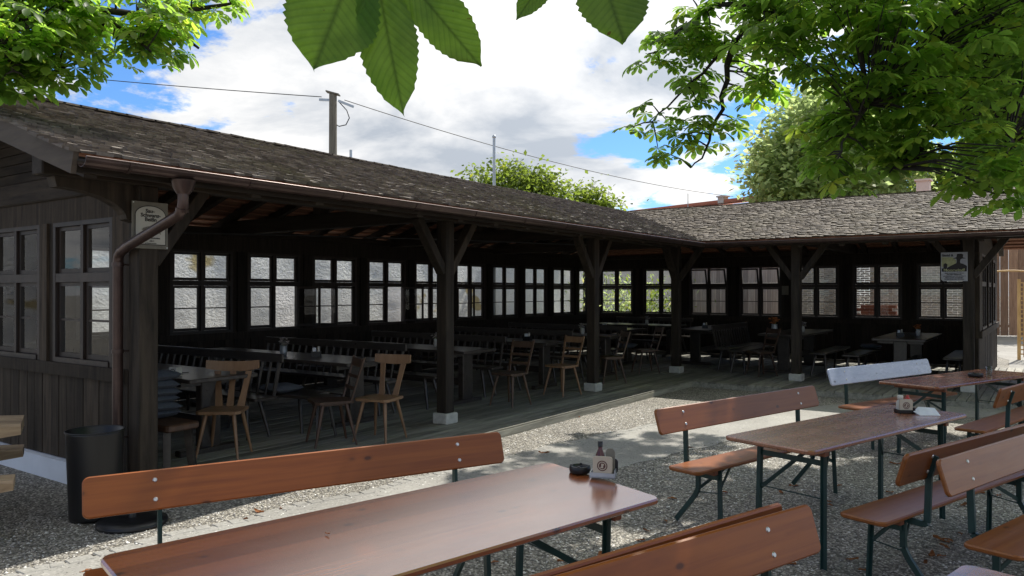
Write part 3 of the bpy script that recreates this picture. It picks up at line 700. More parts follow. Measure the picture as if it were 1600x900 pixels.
def deck():
    m = MB(); x = WX+.05
    def board(x, w, y0, y1):
        m.box((x+w/2, (y0+y1)/2, DZ-.018+rng.uniform(-.001, .001)), (w-.013, y1-y0, .035), r=rng.random())
    while x < EX:
        y = FY+.06 if x < -5.75 else 4.7
        while y < WY-.05:
            y2 = min(y+rng.uniform(3.2, 4.2), WY-.05); board(x, min(.14, EX-x), y+.002, y2-.002); y = y2
        x += .14
    x = EX+.002
    while x < 1.0:
        board(x, .14, PRY-1.13, WY-.05); x += .14
    m.box((EX-.02, (4.7+12.95)/2, .04), (.04, 12.95-4.7, .075)); m.box(((EX+1)/2, 12.965, .04), (1-EX, .03, .075))
    m.box(((WX+EX)/2, (4.7+WY)/2, .03), (EX-WX-.1, WY-4.7-.1, .05)); m.box(((WX-5.7)/2, (FY+4.7)/2, .031), (-5.7-WX-.1, 4.7-FY-.1, .05)); m.box(((1+EX)/2, (WY+13)/2, .03), (1-EX-.02, WY-13, .05))
    tag(m.build('deck', M['deck']), 'grey plank floor under the pavilion roof', kind='structure')
deck()

# ------------------------------------------------------------------ signs on the posts
FONT = None
def text_mesh(txt, size, mat, f, parent, name='lettering', extr=.0015, bold=0., sx=1.):
    cu = bpy.data.curves.new(name, 'FONT'); cu.body = txt; cu.size = size; cu.align_x = 'CENTER'; cu.extrude = extr; cu.offset = bold
    o = bpy.data.objects.new(name, cu); COL.objects.link(o); bpy.context.view_layer.update()
    me = bpy.data.meshes.new_from_object(o.evaluated_get(bpy.context.evaluated_depsgraph_get())); bpy.data.objects.remove(o)
    for v in me.vertices: v.co = f(v.co.x*sx, v.co.y, v.co.z)
    me.materials.clear(); me.materials.append(mat); me.update()
    ob = bpy.data.objects.new(name, me); COL.objects.link(ob); ob.parent = parent; return ob
def signs():
    # arch-faced sign on the near corner post, plane facing the courtyard (+X)
    t = thing('enamel_sign', 'cream sign with arched face and boar drawing, partly hidden by the copper downpipe', 'sign', (-5.895, 3.345, 2.04))
    w, h = .30, .375
    F = lambda u, v, d: P(.004+d, u, v)          # u to the right seen from the courtyard (+Y)
    m = MB(); m.box((0, 0, h/2), (.008, w, h), ch=.002); m.build('backing', M['signrim'], t)
    arch = [(-w/2+.022, .03), (w/2-.022, .03), (w/2-.022, .27)]+[((w/2-.022)*math.cos(R(a)), .27+.075*math.sin(R(a))) for a in range(10, 171, 10)]+[(-w/2+.022, .27)]
    m = MB(); m.prism(arch, .001, .003, F); m.build('border', M['ink'], t)
    ins = [(u*.955, .03+.006+(v-.03)*.962) for u, v in arch]
    m = MB(); m.prism(ins, .003, .0045, F); m.build('face', M['paper'], t)
    G = lambda cy, cx=0: (lambda x, y, z_: P(.0085+.001+z_, x+cx, y+cy))
    for s_, y, sz, cx in (('Sau-', .287, .042, -.005), ('Schwanz-', .253, .042, 0), ('Beißn', .219, .042, 0), ('Lokal', .098, .020, 0), ('und süßen Brotzeiten', .080, .019, 0), ('seit 1', .057, .019, .01), ('gut bürgerlich und frisch', .040, .010, 0)):
        text_mesh(s_, sz, M['ink'], G(y, cx), t, bold=.0009 if sz > .03 else .0002, sx=1.05 if sz > .03 else .95)
    boar = [(-.075, .150), (-.06, .165), (-.02, .178), (.03, .185), (.065, .180), (.078, .170), (.088, .168), (.082, .160), (.098, .152), (.084, .146), (.078, .135), (.088, .116), (.070, .126), (.062, .134), (.03, .134), (.02, .118), (.012, .132), (-.03, .138), (-.05, .122), (-.05, .138)]
    m = MB(); m.prism(boar, .0046, .006, F); m.build('boar_drawing', M['signrim'], t)
    for u, v in ((-w/2+.01, h-.012), (w/2-.01, .012), (-w/2+.01, .012)):
        m = MB(); m.tube([F(u, v, 0), F(u, v, .004)], .005, 8); m.build('screw', M['bolt'], t)
    # event poster on the right-hand post, facing the courtyard (-Y)
    t = thing('event_poster', 'pale poster with black hatted silhouette, hung on the right-hand pavilion post', 'poster', (-1.24, PRY-.092, 1.86))
    w, h = .37, .46; F = lambda u, v, d: P(u, -.003-d, v)
    m = MB(); m.prism([(-w/2, .03), (-w/2+.03, .0), (w/2, .0), (w/2, h), (-w/2, h)], 0, .002, F); m.build('sheet', M['poster'], t)
    m = MB(); m.prism([(-w/2+.01, .15), (w/2-.01, .15), (w/2-.01, h-.012), (-w/2+.01, h-.012)], .002, .003, F); m.build('picture_ground', M['poster'], t)
    m = MB(); m.prism([(-w/2+.01, .23), (.02, .23), (.03, .33), (-.02, .38), (-w/2+.01, .385)], .003, .0036, F); m.build('yellow_ground', M['posteryel'], t)
    sil = [(-.12, .20), (.175, .20), (.175, .24), (.12, .275), (.085, .285), (.08, .31), (.085, .34), (.105, .355), (.165, .36), (.12, .375), (.125, .42), (.10, .435), (.04, .432), (.03, .38), (-.02, .362), (.03, .355), (.035, .315), (.03, .285), (-.04, .25)]
    m = MB(); m.prism(sil, .0036, .0045, F); m.build('hat_silhouette', M['ink'], t)
    m = MB(); m.prism([(-.15, .2), (-.10, .2), (-.095, .27), (-.12, .29), (-.15, .27)], .0036, .0045, F); m.build('mug_silhouette', M['ink'], t)
    m = MB(); m.prism([(-w/2+.012, .152), (w/2-.012, .152), (w/2-.012, .205), (-w/2+.012, .205)], .0045, .005, F); m.build('dark_band', M['ink'], t)
    G = lambda cy, cx=0: (lambda x, y, z_: P(x+cx, -.0085-z_, y+cy))
    text_mesh('Stoid &', .052, M['ink'], G(.395, -.09), t, bold=.0015)
    text_mesh('Moorwind!', .060, M['posteryel'], G(.157), t, bold=.0015, sx=1.1)
    for i, s_ in enumerate(('Musik und Brotzeit im Garten', 'bei jeder Witterung', 'mit Blasmusik und Tanz am Abend', 'Beginn jeweils um acht Uhr', 'im Stadl hinter dem Wirtshaus')):
        text_mesh(s_, .021 if i != 1 else .024, M['ink'], G(.122-.024*i), t, bold=.0004, sx=1.05)
    t = MB(); t.box((0, 0, 0), (.16, .004, .22)); o = t.build('small_notice', M['signrim'], loc=(-5.27, WY-.075, 1.72)); tag(o, 'small dim framed notice hung between the windows behind the bench', 'notice')
signs()

# ------------------------------------------------------------------ beer garden furniture
def leg_bar(m, pts, w=.036, t=.022):
    for a, b in zip(pts[:-1], pts[1:]): m.beam(a, b, w, t, up=(0, 1, 0) if abs((Vector(b)-Vector(a)).normalized().y) < .9 else (1, 0, 0))
def make_table(width, label, mat=None):
    t = thing('beer_table', label, 'beer table', group='folding beer tables'); H = .77
    m = MB(); m.rboard(2.2, width, .028, .045, .007, lambda x, y, z: P(x, y, H-.014+z)); m.build('tabletop', mat or M['table'], t)
    for sx in (-1, 1):
        x = sx*.80
        m = MB(); m.box((x+sx*.05, 0, H-.028-.0225), (.05, width-.10, .045), ch=.004); m.build('cleat', M['edge'], t)
        for sy in (-1, 1):
            y = sy*(width/2-.085)
            m = MB(); a = P(x+.018*sx, y, H-.03); b = P(x+sx*.035, y+sy*.01, 0.004)
            m.beam(a, b, .034, .006, up=(1, 0, 0)); m.beam(a+P(.0, -sy*.015, 0), b+P(0, -sy*.015, 0), .006, .034, up=(1, 0, 0)); m.build('leg', M['green'], t)
        m = MB(); m.beam((x+.02*sx, -(width/2-.10), .645), (x+.02*sx, width/2-.10, .645), .008, .034); m.build('crossbar', M['green'], t)
        m = MB()
        for sy in (-1, 1): m.beam((x-sx*.44, sy*.02, H-.045), (x+.028*sx, sy*(width/2-.10), .42), .008, .028)
        m.beam((x-sx*.50, -.10, H-.035), (x-sx*.50, .10, H-.035), .03, .012); m.build('folding_strut', M['green'], t)
        m = MB(); m.tube([(x+.03*sx, -(width/2-.09), .43), (x+.03*sx, width/2-.09, .43)], .0045, 6); m.build('tie_rod', M['green'], t)
    return t
def make_bench(label, mat=None, seat=None):
    t = thing('backrest_bench', label, 'bench', group='beer benches with backrests'); H = .47; mat = mat or M['bench']; seat = seat or mat
    m = MB(); m.rboard(2.2, .265, .026, .04, .007, lambda x, y, z: P(x, y, H-.013+z)); m.build('seat', seat, t)
    s17 = math.sin(R(17)); c17 = math.cos(R(17))
    bx = lambda x, y, z: P(x, .218+y*s17+z*c17, .765+y*c17-z*s17)
    m = MB(); m.rboard(2.2, .186, .024, .03, .006, bx); br = m.build('backrest', mat, t)
    for sx in (-1, 1):
        x = sx*.80
        for v in (.045, -.045):
            m = MB(); 
            for sg in (-1, 1):
                c = bx(x, v, sg*.012); n = bx(x, v, sg*.0165); m.tube([c, n], [.011, .008], 12)
            m.build('bolt', M['bolt'], br)
        m = MB(); m.box((x+sx*.04, 0, H-.026-.02), (.045, .20, .04), ch=.004); m.build('cleat', M['edge'], t)
        m = MB(); m.beam((x, -.095, H-.028), (x+sx*.012, -.11, .004), .034, .006, up=(1, 0, 0)); m.beam((x+.014, -.095, H-.028), (x+.014+sx*.012, -.11, .004), .006, .034, up=(1, 0, 0)); m.build('leg', M['green'], t)
        m = MB(); pts = [P(x, .085, H-.028), P(x, .085, .27), P(x, .115, .215), P(x+sx*.01, .275, .012)]
        for a, b in zip(pts[:-1], pts[1:]): m.beam(a, b, .032, .022, up=(1, 0, 0))
        m.build('bent_leg', M['green'], t)
        m = MB(); m.beam((x+sx*.018, -.10, .38), (x+sx*.018, .085, .38), .008, .03); m.beam((x-sx*.30, 0, H-.035), (x+sx*.005, -.09, .27), .008, .024); m.beam((x-sx*.30, 0, H-.035), (x+sx*.005, .085, .27), .008, .024); m.build('folding_strut', M['green'], t)
        m = MB(); m.tube([(x, -.10, .27), (x, .085, .25)], .004, 6); m.build('tie_rod', M['green'], t)
        m = MB(); xb = x-sx*.02
        pts = [P(xb, .06, H-.042), P(xb, .185, H-.048), P(xb, .205, H-.035), bx(xb, -.07, .018), bx(xb, .05, .018)]
        for a, b in zip(pts[:-1], pts[1:]): m.beam(a, b, .034, .018, up=(1, 0, 0))
        m.build('back_bracket', M['green'], t)
    return t
def fpos(o, x, y, a, rx=0.): o.location = (x, y, -.0028*rx); o.rotation_euler = (R(rx), 0, R(a)); return o
T1 = fpos(make_table(.75, 'nearest orange beer table with black ashtray and beer mats near its far end'), -2.136, 2.345, 76.9, 3.3)
T2 = fpos(make_table(.62, 'middle brown beer table with beer mats, small bottles and a white napkin', M['table_brown']), -1.116, 5.782, 73.5, .2)
T3 = fpos(dup(T2, 'farthest beer table, carrying an ashtray and a drinking glass, by the passage', (0, 0, 0), 0), -.78, 9.575, 69)
T4 = fpos(dup(T1, 'table at the bottom right edge showing only its far rounded corner', (0, 0, 0), 0), -.135, 1.88, 76.5)
B1 = fpos(make_bench('front orange bench whose long backrest stands before the nearest table and the black bin'), -2.93, 2.63, 66.5)
B2 = fpos(make_bench('bench with backrest standing between the pale path and the middle table', M['bench_brown']), -1.792, 6.06, 74.8)
fpos(dup(B1, 'nearer of the two foreground benches, its bolted backrest cut off by the bottom edge', (0, 0, 0), 0), -.908, 2.054, 71.4)
fpos(dup(B1, 'foreground bench whose thin backrest rim shows just behind the bottom-edge bench', (0, 0, 0), 0), -1.435, 2.154, -107)
fpos(dup(B2, 'bench with its seat toward the camera, backrest against the other at the right edge', (0, 0, 0), 0), .094, 5.338, 72.8)
fpos(dup(B2, 'brown bench with empty seat facing the middle table, right of its legs', (0, 0, 0), 0), -.502, 5.537, -108.1)
fpos(dup(B2, 'bench at the right edge drawn up to the near side of the farthest table', (0, 0, 0), 0), -.328, 8.982, -103.7)
B3 = fpos(make_bench('bench with pale bluish-white spotted backrest in front of the right wing deck', M['pale'], M['bench_brown']), -1.39, 9.727, 70.9)

# ------------------------------------------------------------------ things on the outdoor tables
def tpt(T, x, y, z=.77):
    return Matrix.Rotation(T.rotation_euler[2], 3, 'Z') @ Vector((x, y, 0)) + Vector((T.location.x, T.location.y, z))
def on_table(px, py, zt=.77):
    """point on a table plane seen at photo pixel"""
    z = 1195*(HC-zt)/(py-455); return Vector((*W(px, py, z)[:2], zt))
def ashtray(loc, label, r=.058, h=.034):
    t = thing('ashtray', label, 'ashtray', loc)
    m = MB(); m.lathe([(0, .0), (r*.86, .0), (r*.98, .006), (r, h*.75), (r*.94, h), (r*.74, h), (r*.66, h*.55), (r*.60, h*.40), (0, h*.38)], n=28); m.build('bowl', M['black'], t)
    m = MB()
    for k in range(4):
        a = k*math.pi/2+.4; m.box((r*.82*math.cos(a), r*.82*math.sin(a), h+.001), (.014, .012, .005), rot=Matrix.Rotation(a, 3, 'Z'))
    m.build('cigarette_rest', M['black'], t); return t
def mat_stand(loc, rz, label, cap, back):
    """metal tray holding a stack of square beer mats, a small bottle and a second item behind; local -y is the printed face"""
    t = thing('beer_mat_stand', label, 'beer mat holder', loc, rz)
    m = MB(); m.box((0, .035, .004), (.125, .085, .006)); m.box((0, -.006, .014), (.125, .003, .026)); m.box((.061, .035, .022), (.003, .08, .04)); m.box((-.061, .035, .015), (.003, .08, .026)); m.build('tray', M['metal'] if cap == 'bottle' else M['black'], t)
    for i in range(5):
        dy = .002+i*.0045; dz = rng.uniform(-.001, .002); dx = rng.uniform(-.0015, .0015)
        m = MB(); m.rboard(.094, .094, .0032, .012, .0006, lambda x, y, z: P(x+dx, dy+z+.06*(y)*.10, .058+y+dz)); c = m.build('beer_mat', M['mat'], t)
        if i == 0:
            ring = MB(); 
            for r0, r1, mt in ((.021, .026, 0), (0, .0165, 0)):
                n = 26; V = [P(r*math.cos(2*math.pi*k/n)+dx, dy-.0022+.006*(r*math.sin(2*math.pi*k/n)), .060+r*math.sin(2*math.pi*k/n)+dz) for r in (max(r0, .0001), r1) for k in range(n)]
                ring.add(V, [(k, (k+1) % n, n+(k+1) % n, n+k) for k in range(n)], 0)
            ring.build('printed_emblem', M['inkred'], c)
            fg = MB(); fg.box((dx, dy-.0035, .060+dz), (.010, .001, .022)); fg.box((dx+.004, dy-.0036, .066+dz), (.010, .001, .007)); fg.box((dx-.002, dy-.0036, .052+dz), (.014, .001, .006)); fg.build('emblem_figure', M['mat'], c)
    return t
def small_bottle(loc, label):
    t = thing('sauce_bottle', label, 'bottle', loc)
    m = MB(); m.lathe([(0, 0), (.026, 0), (.027, .008), (.027, .075), (.022, .10), (.011, .128), (.010, .148), (0, .148)], n=18); m.build('bottle_body', M['bottle'], t)
    m = MB(); m.lathe([(.0275, .03), (.0275, .07)], n=18); m.build('bottle_label', M['red'], t)
    m = MB(); m.lathe([(0.0125, .140), (.0125, .166), (0, .166)], n=14); m.build('bottle_cap', M['black'], t); return t
q = tpt(T1, .815, .265); 
ashtray(on_table(906, 738), 'round black notched ashtray beside the beer mats on the nearest table', .055, .036)
s1 = on_table(941, 747)
mat_stand(s1, R(20), 'metal stand of square beer mats with round emblem on the nearest table', 'bottle', None)
v1 = Matrix.Rotation(R(20), 3, 'Z')
small_bottle(s1+v1@Vector((-.018, .052, .007)), 'small brown bottle with black neck in the mat stand on the nearest table')
o = thing('cutlery_holder', 'rounded grey paddle holder standing behind the beer mats on the nearest table', 'holder', s1+v1@Vector((.034, .044, .007)), R(20))
m = MB(); m.rboard(.046, .135, .008, .020, .002, lambda x, y, z: P(x, z, .0675+y)); m.build('paddle', M['signrim'], o)
m = MB(); m.rboard(.046, .075, .008, .018, .002, lambda x, y, z: P(x+.014, z+.012, .045+y)); m.build('rear_paddle', M['black'], o)
s2 = on_table(1416, 646)
mat_stand(s2, R(30), 'black tray of square beer mats with round emblem on the middle table', 'jar', None)
v2 = Matrix.Rotation(R(30), 3, 'Z')
t = thing('mustard_jar', 'cream mustard jar with ribbed cap behind the mats on the middle table', 'jar', s2+v2@Vector((-.026, .05, .007)))
m = MB(); m.lathe([(0, 0), (.027, 0), (.029, .02), (.029, .07), (.018, .088), (.014, .095)], n=18); m.build('jar_body', M['cream'], t)
m = MB(); m.lathe([(.015, .095), (.022, .097), (.022, .122), (.018, .126), (0, .126)], n=18); m.build('jar_cap', M['cream'], t)
t = thing('ketchup_bottle', 'squat red ketchup bottle behind the mats on the middle table', 'bottle', s2+v2@Vector((.032, .06, .007)))
m = MB(); m.lathe([(0, 0), (.026, 0), (.028, .02), (.027, .08), (.020, .10), (.012, .108)], n=18); m.build('bottle_body', M['red'], t)
m = MB(); m.lathe([(.012, .106), (.012, .118), (.005, .126), (0, .126)], n=14); m.build('nozzle', M['red'], t)
nb = on_table(1438, 648); m = MB(); N_ = [P(-.02, -.03, .002), P(.12, -.055, .004), P(.13, .045, .045), P(.02, .07, .05), P(-.03, .05, .02)]
m.add([p for p in N_]+[p+P(0, 0, -.003) for p in N_], [(0, 1, 2, 3, 4), (9, 8, 7, 6, 5), (0, 5, 6, 1), (1, 6, 7, 2), (2, 7, 8, 3), (3, 8, 9, 4), (4, 9, 5, 0)])
o = m.build('napkin', M['napkin'], loc=nb); o.rotation_euler = (0, 0, R(35)); tag(o, 'crumpled white paper napkin lying beside the mats on the middle table', 'napkin')
ashtray(on_table(1524, 589), 'dark round ashtray on the farthest beer table', .075, .04)
t = thing('drinking_glass', 'small clear drinking glass behind the ashtray on the farthest table', 'glass', on_table(1545, 588.5))
m = MB(); m.lathe([(0, .002), (.026, .002), (.034, .11), (.031, .11), (.024, .01), (0, .010)], n=20); m.build('glass_body', glass_mat('tumbler_glass', (.85, .9, .9)), t)
# withered leaf on the nearest table
def dead_leaf_mesh(seed, size):
    r = random.Random(seed); m = MB(); n = 9; V = []
    for i in range(n+1):
        t = i/n; w = .5*math.sin(math.pi*min(1, t*1.02))**.7*(.7+.5*t)*r.uniform(.8, 1.1); cz = .18*math.sin(t*5+seed)+.1
        V += [P((t-.5)*size*1.5, -w*size*.55, (cz+r.uniform(0, .35))*size*.5), P((t-.5)*size*1.5, r.uniform(-.03, .03)*size, cz*size*.25), P((t-.5)*size*1.5, w*size*.55, (cz+r.uniform(0, .35))*size*.5)]
    m.add(V, [(3*i+k, 3*i+3+k, 3*i+4+k, 3*i+1+k) for i in range(n) for k in (0, 1)], 0, r.random()); return m
o = dead_leaf_mesh(3, .018).build('withered_leaf', M['dry'], loc=on_table(512, 834)+P(0, 0, .002)); tag(o, 'tiny dark withered leaf lying on the bare top of the nearest table', 'leaf')
lm = [dead_leaf_mesh(20+k, rng.uniform(.05, .085)) for k in range(6)]
protos = []
spots = [(1205, 850), (1230, 880), (1170, 870), (1470, 870), (1480, 845), (1500, 835), (1470, 845), (1455, 868), (1445, 880), (965, 780), (990, 785), (845, 772), (880, 878), (940, 870), (720, 868), (770, 880), (1130, 770), (1040, 815), (1160, 830), (1400, 725), (1420, 730), (1290, 785), (1295, 790), (1310, 760), (1240, 760), (405, 800), (380, 812), (135, 893), (170, 890), (190, 893), (440, 795), (850, 708), (760, 690), (905, 652), (1210, 875), (1350, 893), (1330, 875), (1530, 770), (1505, 790), (1560, 775), (1590, 760), (1450, 745), (1440, 750), (1220, 770), (1010, 830), (1000, 845), (915, 893), (1475, 855), (1390, 770), (620, 705), (1080, 700), (1340, 640), (1050, 780)]
for i, (px, py) in enumerate(spots):
    z = 1195*HC/(py-455); p = W(px, py, z); p.z = .006
    if i < 6: o = lm[i].build('fallen_leaf', M['dry'], loc=p); protos.append(o)
    else: o = protos[i % 6].copy(); COL.objects.link(o); o.location = p
    o.rotation_euler = (0, 0, rng.uniform(0, 6.3)); o.scale = (rng.uniform(.7, 1.1),)*3
    tag(o, 'dry brown chestnut leaf fallen on the gravel', 'leaf', 'fallen dry leaves on the gravel')

# ------------------------------------------------------------------ bin, base, log table at the left
t = thing('waste_bin', 'tall black tapered waste bin in front of the pavilion corner', 'bin', (-5.86, 2.90, 0))
m = MB(); m.lathe([(0, .01), (.172, .01), (.174, .03), (.196, .64), (.200, .66), (.196, .66), (.188, .655), (.165, .06), (0, .05)], n=36); m.build('bin_body', M['black'], t)
m = MB(); m.tube([P(.198*math.cos(a), .198*math.sin(a), .658) for a in [2*math.pi*k/36 for k in range(37)]], .006, 6); m.build('rim', M['black'], t)
t = thing('parasol_base', 'flat round black parasol foot lying on the gravel behind the front bench', 'parasol base', (-5.48, 3.06-.08, 0))
m = MB(); m.lathe([(0, .0), (.235, .0), (.24, .01), (.235, .035), (.12, .05), (.04, .055), (0, .055)], n=36); m.build('foot_plate', M['black'], t)
m = MB(); m.lathe([(.03, .05), (.03, .16), (.025, .16), (.025, .05)], n=16); m.build('socket', M['black'], t)
t = thing('log_picnic_table', 'pale rustic log picnic table cut off by the left edge, next to the bin', 'picnic table', (*cpt(-4.64, 5.125)[:2], 0), R(YAW+30))
def logslab(L, Wd, T, z, y0, name, seed):
    r = random.Random(seed); m = MB(); n = 14; V = []
    for i in range(n+1):
        x = -L/2+L*i/n; a = r.uniform(-.012, .012); b = r.uniform(-.012, .012); e = (.015 if i in (0, n) else 0)
        V += [P(x, y0-Wd/2+a+e, z-T/2+e), P(x, y0+Wd/2+b-e, z-T/2+e), P(x, y0+Wd/2+b+.012-e, z+T/2-.012-e), P(x, y0+Wd/2+b-.01, z+T/2-e/2), P(x, y0-Wd/2+a+.01, z+T/2-e/2), P(x, y0-Wd/2+a-.012+e, z+T/2-.012-e)]
    m.add(V, [(6*i+k, 6*i+(k+1) % 6, 6*i+6+(k+1) % 6, 6*i+6+k) for i in range(n) for k in range(6)]+[tuple(range(6))[::-1], tuple(range(6*n, 6*n+6))])
    m.build(name, M['log'], t)
logslab(2.3, .24, .10, .755-.05, -.13, 'tabletop_slab', 1); logslab(2.3, .24, .10, .755-.052, .13, 'tabletop_slab', 2); logslab(2.26, .22, .09, .45-.045, -.60, 'seat_slab', 3); logslab(2.26, .22, .09, .45-.045, .60, 'seat_slab', 4)
t['label'] = 'pale rustic log picnic table cut off by the left edge, next to the bin'
for sx in (-1, 1):
    m = MB(); m.beam((sx*.75, -.7, .34), (sx*.75, .7, .34), .09, .09); m.beam((sx*.75, -.3, .655), (sx*.75, -.45, .0), .09, .10, up=(1, 0, 0)); m.beam((sx*.75, .3, .655), (sx*.75, .45, .0), .09, .10, up=(1, 0, 0)); m.build('trestle', M['log'], t)

# ------------------------------------------------------------------ furniture under the roof
def chair(label, style, mat, loc, rz):
    """seat faces local -y... back at +y"""
    t = thing('wooden_chair', label, 'chair', loc, rz, 'farmhouse chairs in the pavilion')
    m = MB(); poly = [(-.215, -.20), (.215, -.20), (.18, .19), (-.18, .19)]
    m.prism([(-.21, -.17), (-.17, -.21), (.17, -.21), (.21, -.17), (.185, .17), (.15, .20), (-.15, .20), (-.185, .17)], .435, .462, lambda u, v, z: P(u, v, z)); m.build('seat', mat, t)
    for sx in (-1, 1):
        for sy in (-1, 1):
            m = MB(); m.tube([(sx*.13, sy*.12, .436), (sx*.155, sy*.155, .28), (sx*.20, sy*.215, 0)], [.020, .019, .012], 8); m.build('leg', mat, t)
    m = MB()
    for sx in (-1, 1): m.box((sx*.11, .0, .424), (.05, .26, .024))
    m.build('cleat', mat, t)
    lean = lambda z: .165+(z-.45)*.30
    def slat(x0, x1, w0, w1, name='back_slat', z0=.455, z1=.80):
        m = MB(); V = []
        for z, x, w in ((z0, x0, w0), ((z0+z1)/2, (x0+x1)/2, (w0+w1)/2*.82), (z1, x1, w1)):
            y = lean(z); V += [P(x-w/2, y-.009, z), P(x+w/2, y-.009, z), P(x+w/2, y+.009, z), P(x-w/2, y+.009, z)]
        m.add(V, [(4*i+k, 4*i+(k+1) % 4, 4*i+4+(k+1) % 4, 4*i+4+k) for i in (0, 1) for k in range(4)]+[(3, 2, 1, 0), (8, 9, 10, 11)]); m.build(name, mat, t)
    def crest(z, hw, hh, bow, up, th=.022):
        m = MB(); n = 10; V = []
        for i in range(n+1):
            u = -1+2*i/n; y = lean(z)+bow*(u*u)-.01*0; zz = z+up*u*u; hx = hh*(1-.18*u*u)
            V += [P(u*hw, y-th/2, zz-hx/2), P(u*hw, y+th/2, zz-hx/2), P(u*hw, y+th/2+.01, zz+hx/2), P(u*hw, y-th/2+.01, zz+hx/2)]
        m.add(V, [(4*i+k, 4*i+4+k, 4*i+4+(k+1) % 4, 4*i+(k+1) % 4) for i in range(n) for k in range(4)]+[(0, 1, 2, 3), (4*n+3, 4*n+2, 4*n+1, 4*n)]); m.build('crest_rail', mat, t)
    if style == 'three':
        slat(-.105, -.155, .075, .06); slat(0, 0, .07, .06); slat(.105, .155, .075, .06); crest(.845, .262, .10, -.04, .024)
    elif style == 'two':
        slat(-.085, -.13, .07, .06); slat(.085, .13, .07, .06); crest(.845, .225, .105, -.03, .012)
    else:
        slat(-.155, -.185, .034, .030, 'upright', .455, .90); slat(.155, .185, .034, .030, 'upright', .455, .90)
        for z, w in ((.84, .09), (.70, .035), (.58, .035)): 
            m = MB(); y = lean(z); m.box((0, y, z), (.31+(.84-z)*-.1+.02, .016, w)); m.build('crest_rail' if z > .8 else 'back_rung', mat, t)
    return t
def cpt_(x, z): c, s = math.cos(R(YAW)), math.sin(R(YAW)); return (c*x-s*z, s*x+c*z, DZ)
chair('honey-coloured chair with three wavy back slats and curved crest, nearest the corner post', 'three', M['honey'], cpt(-2.79, 7.42), R(YAW+2))
chair('brown ladder-back chair turned side-on between the two honey-coloured chairs and a table end', 'ladder', M['brown'], cpt(-1.90, 8.05), R(YAW-62))
chair('honey-coloured chair with two broad back slats, left of the second post', 'two', M['honey'], cpt(-1.42, 8.25), R(YAW-22))
mid = wood('mid_brown_chair_wood', (.06, .034, .020), (.11, .065, .038), .42, (8, 8, 1.5), .15)
chair('chair with solid top slat standing just right of the second post', 'ladder', mid, cpt(-.02, 10.75), R(YAW-38))
chair('ladder-back chair with yellowish top slat, second to the right of the second post', 'ladder', M['honey'], cpt(.78, 11.85), R(YAW-45))
chair('side-on chair half hidden behind the third post', 'ladder', mid, cpt(1.72, 13.4), R(YAW-75))
chair('dark reddish chair seen side-on between the third post and the corner post', 'ladder', M['brown'], cpt(2.62, 15.0), R(YAW-78))
chair('dark chair at the table end left of the right wing post', 'ladder', M['brown'], cpt(4.72, 14.5), R(YAW-70))

def inn_table(L, Wd, name='inn_table'):
    t = thing(name, '', 'table', group='long dark tables in the pavilion')
    m = MB(); m.rboard(L, Wd, .04, .015, .006, lambda x, y, z: P(x, y, .75+z), seg=2); m.build('tabletop', M['inn'], t)
    for sx in (-1, 1):
        m = MB(); x = sx*(L/2-.28); m.box((x, 0, .39), (.10, .22, .66), ch=.01); m.box((x, 0, .03), (.10, Wd-.1, .06), ch=.01); m.box((x, 0, .70), (.08, Wd-.12, .05)); m.build('leg', M['inn'], t)
    m = MB(); m.box((0, 0, .30), (L-.6, .03, .10)); m.build('stretcher', M['inn'], t); return t
def inn_bench(L, back):
    t = thing('spindle_back_bench' if back else 'low_bench', '', 'bench', group='dark benches with spindle backs' if back else 'low backless benches in the pavilion')
    m = MB(); m.rboard(L, .30, .035, .02, .006, lambda x, y, z: P(x, y, .44+z), seg=2); m.build('seat', M['inn'], t)
    for sx in (-1, 1):
        for sy in (-1, 1):
            m = MB(); m.tube([(sx*(L/2-.25), sy*.08, .425), (sx*(L/2-.14), sy*.14, 0)], [.026, .017], 8); m.build('leg', M['inn'], t)
    if back:
        m = MB(); m.box((0, .215, .86), (L, .028, .10), ch=.008); m.build('top_rail', M['inn'], t)
        n = int(L/.15); m = MB()
        for i in range(n+1): x = -L/2+.06+(L-.12)*i/n; m.beam((x, .13, .455), (x, .212, .82), .04 if i in (0, n) else .022, .02, up=(1, 0, 0))
        m.build('spindles', M['inn'], t)
    return t
order = ['nearest the gable end', 'second from the gable end', 'level with the second post', 'level with the third post', 'next to the inner corner post']
setsY = [4.50, 6.46, 8.60, 10.70, 12.85]
it = None; lb = None; sb = None
for i, (yc, wd) in enumerate(zip(setsY, order)):
    loc = (-8.28, yc, DZ)
    if it is None: it = inn_table(3.4, .76); t = it; t.location = loc
    else: t = dup(it, '', loc, 0)
    t['label'] = 'long dark table in the left wing, %s' % wd
    loc = (-8.2+rng.uniform(-.1, .1), yc-.66, DZ)
    if lb is None: lb = inn_bench(2.9, False); t = lb; t.location = loc; t.rotation_euler = (0, 0, 0)
    else: t = dup(lb, '', loc, rng.uniform(-.02, .02))
    t['label'] = 'low dark bench before the left-wing table %s' % wd
    loc = (-8.25+rng.uniform(-.1, .1), yc+.72, DZ)
    if sb is None: sb = inn_bench(2.9, True); t = sb; t.location = loc
    else: t = dup(sb, '', loc, 0)
    t['label'] = 'dark spindle-back bench behind the left-wing table %s' % wd
t = dup(lb, 'short bench with cushion behind the first honey chair', (-7.15, 5.60, DZ), R(4)); t.scale = (.55, 1, 1)
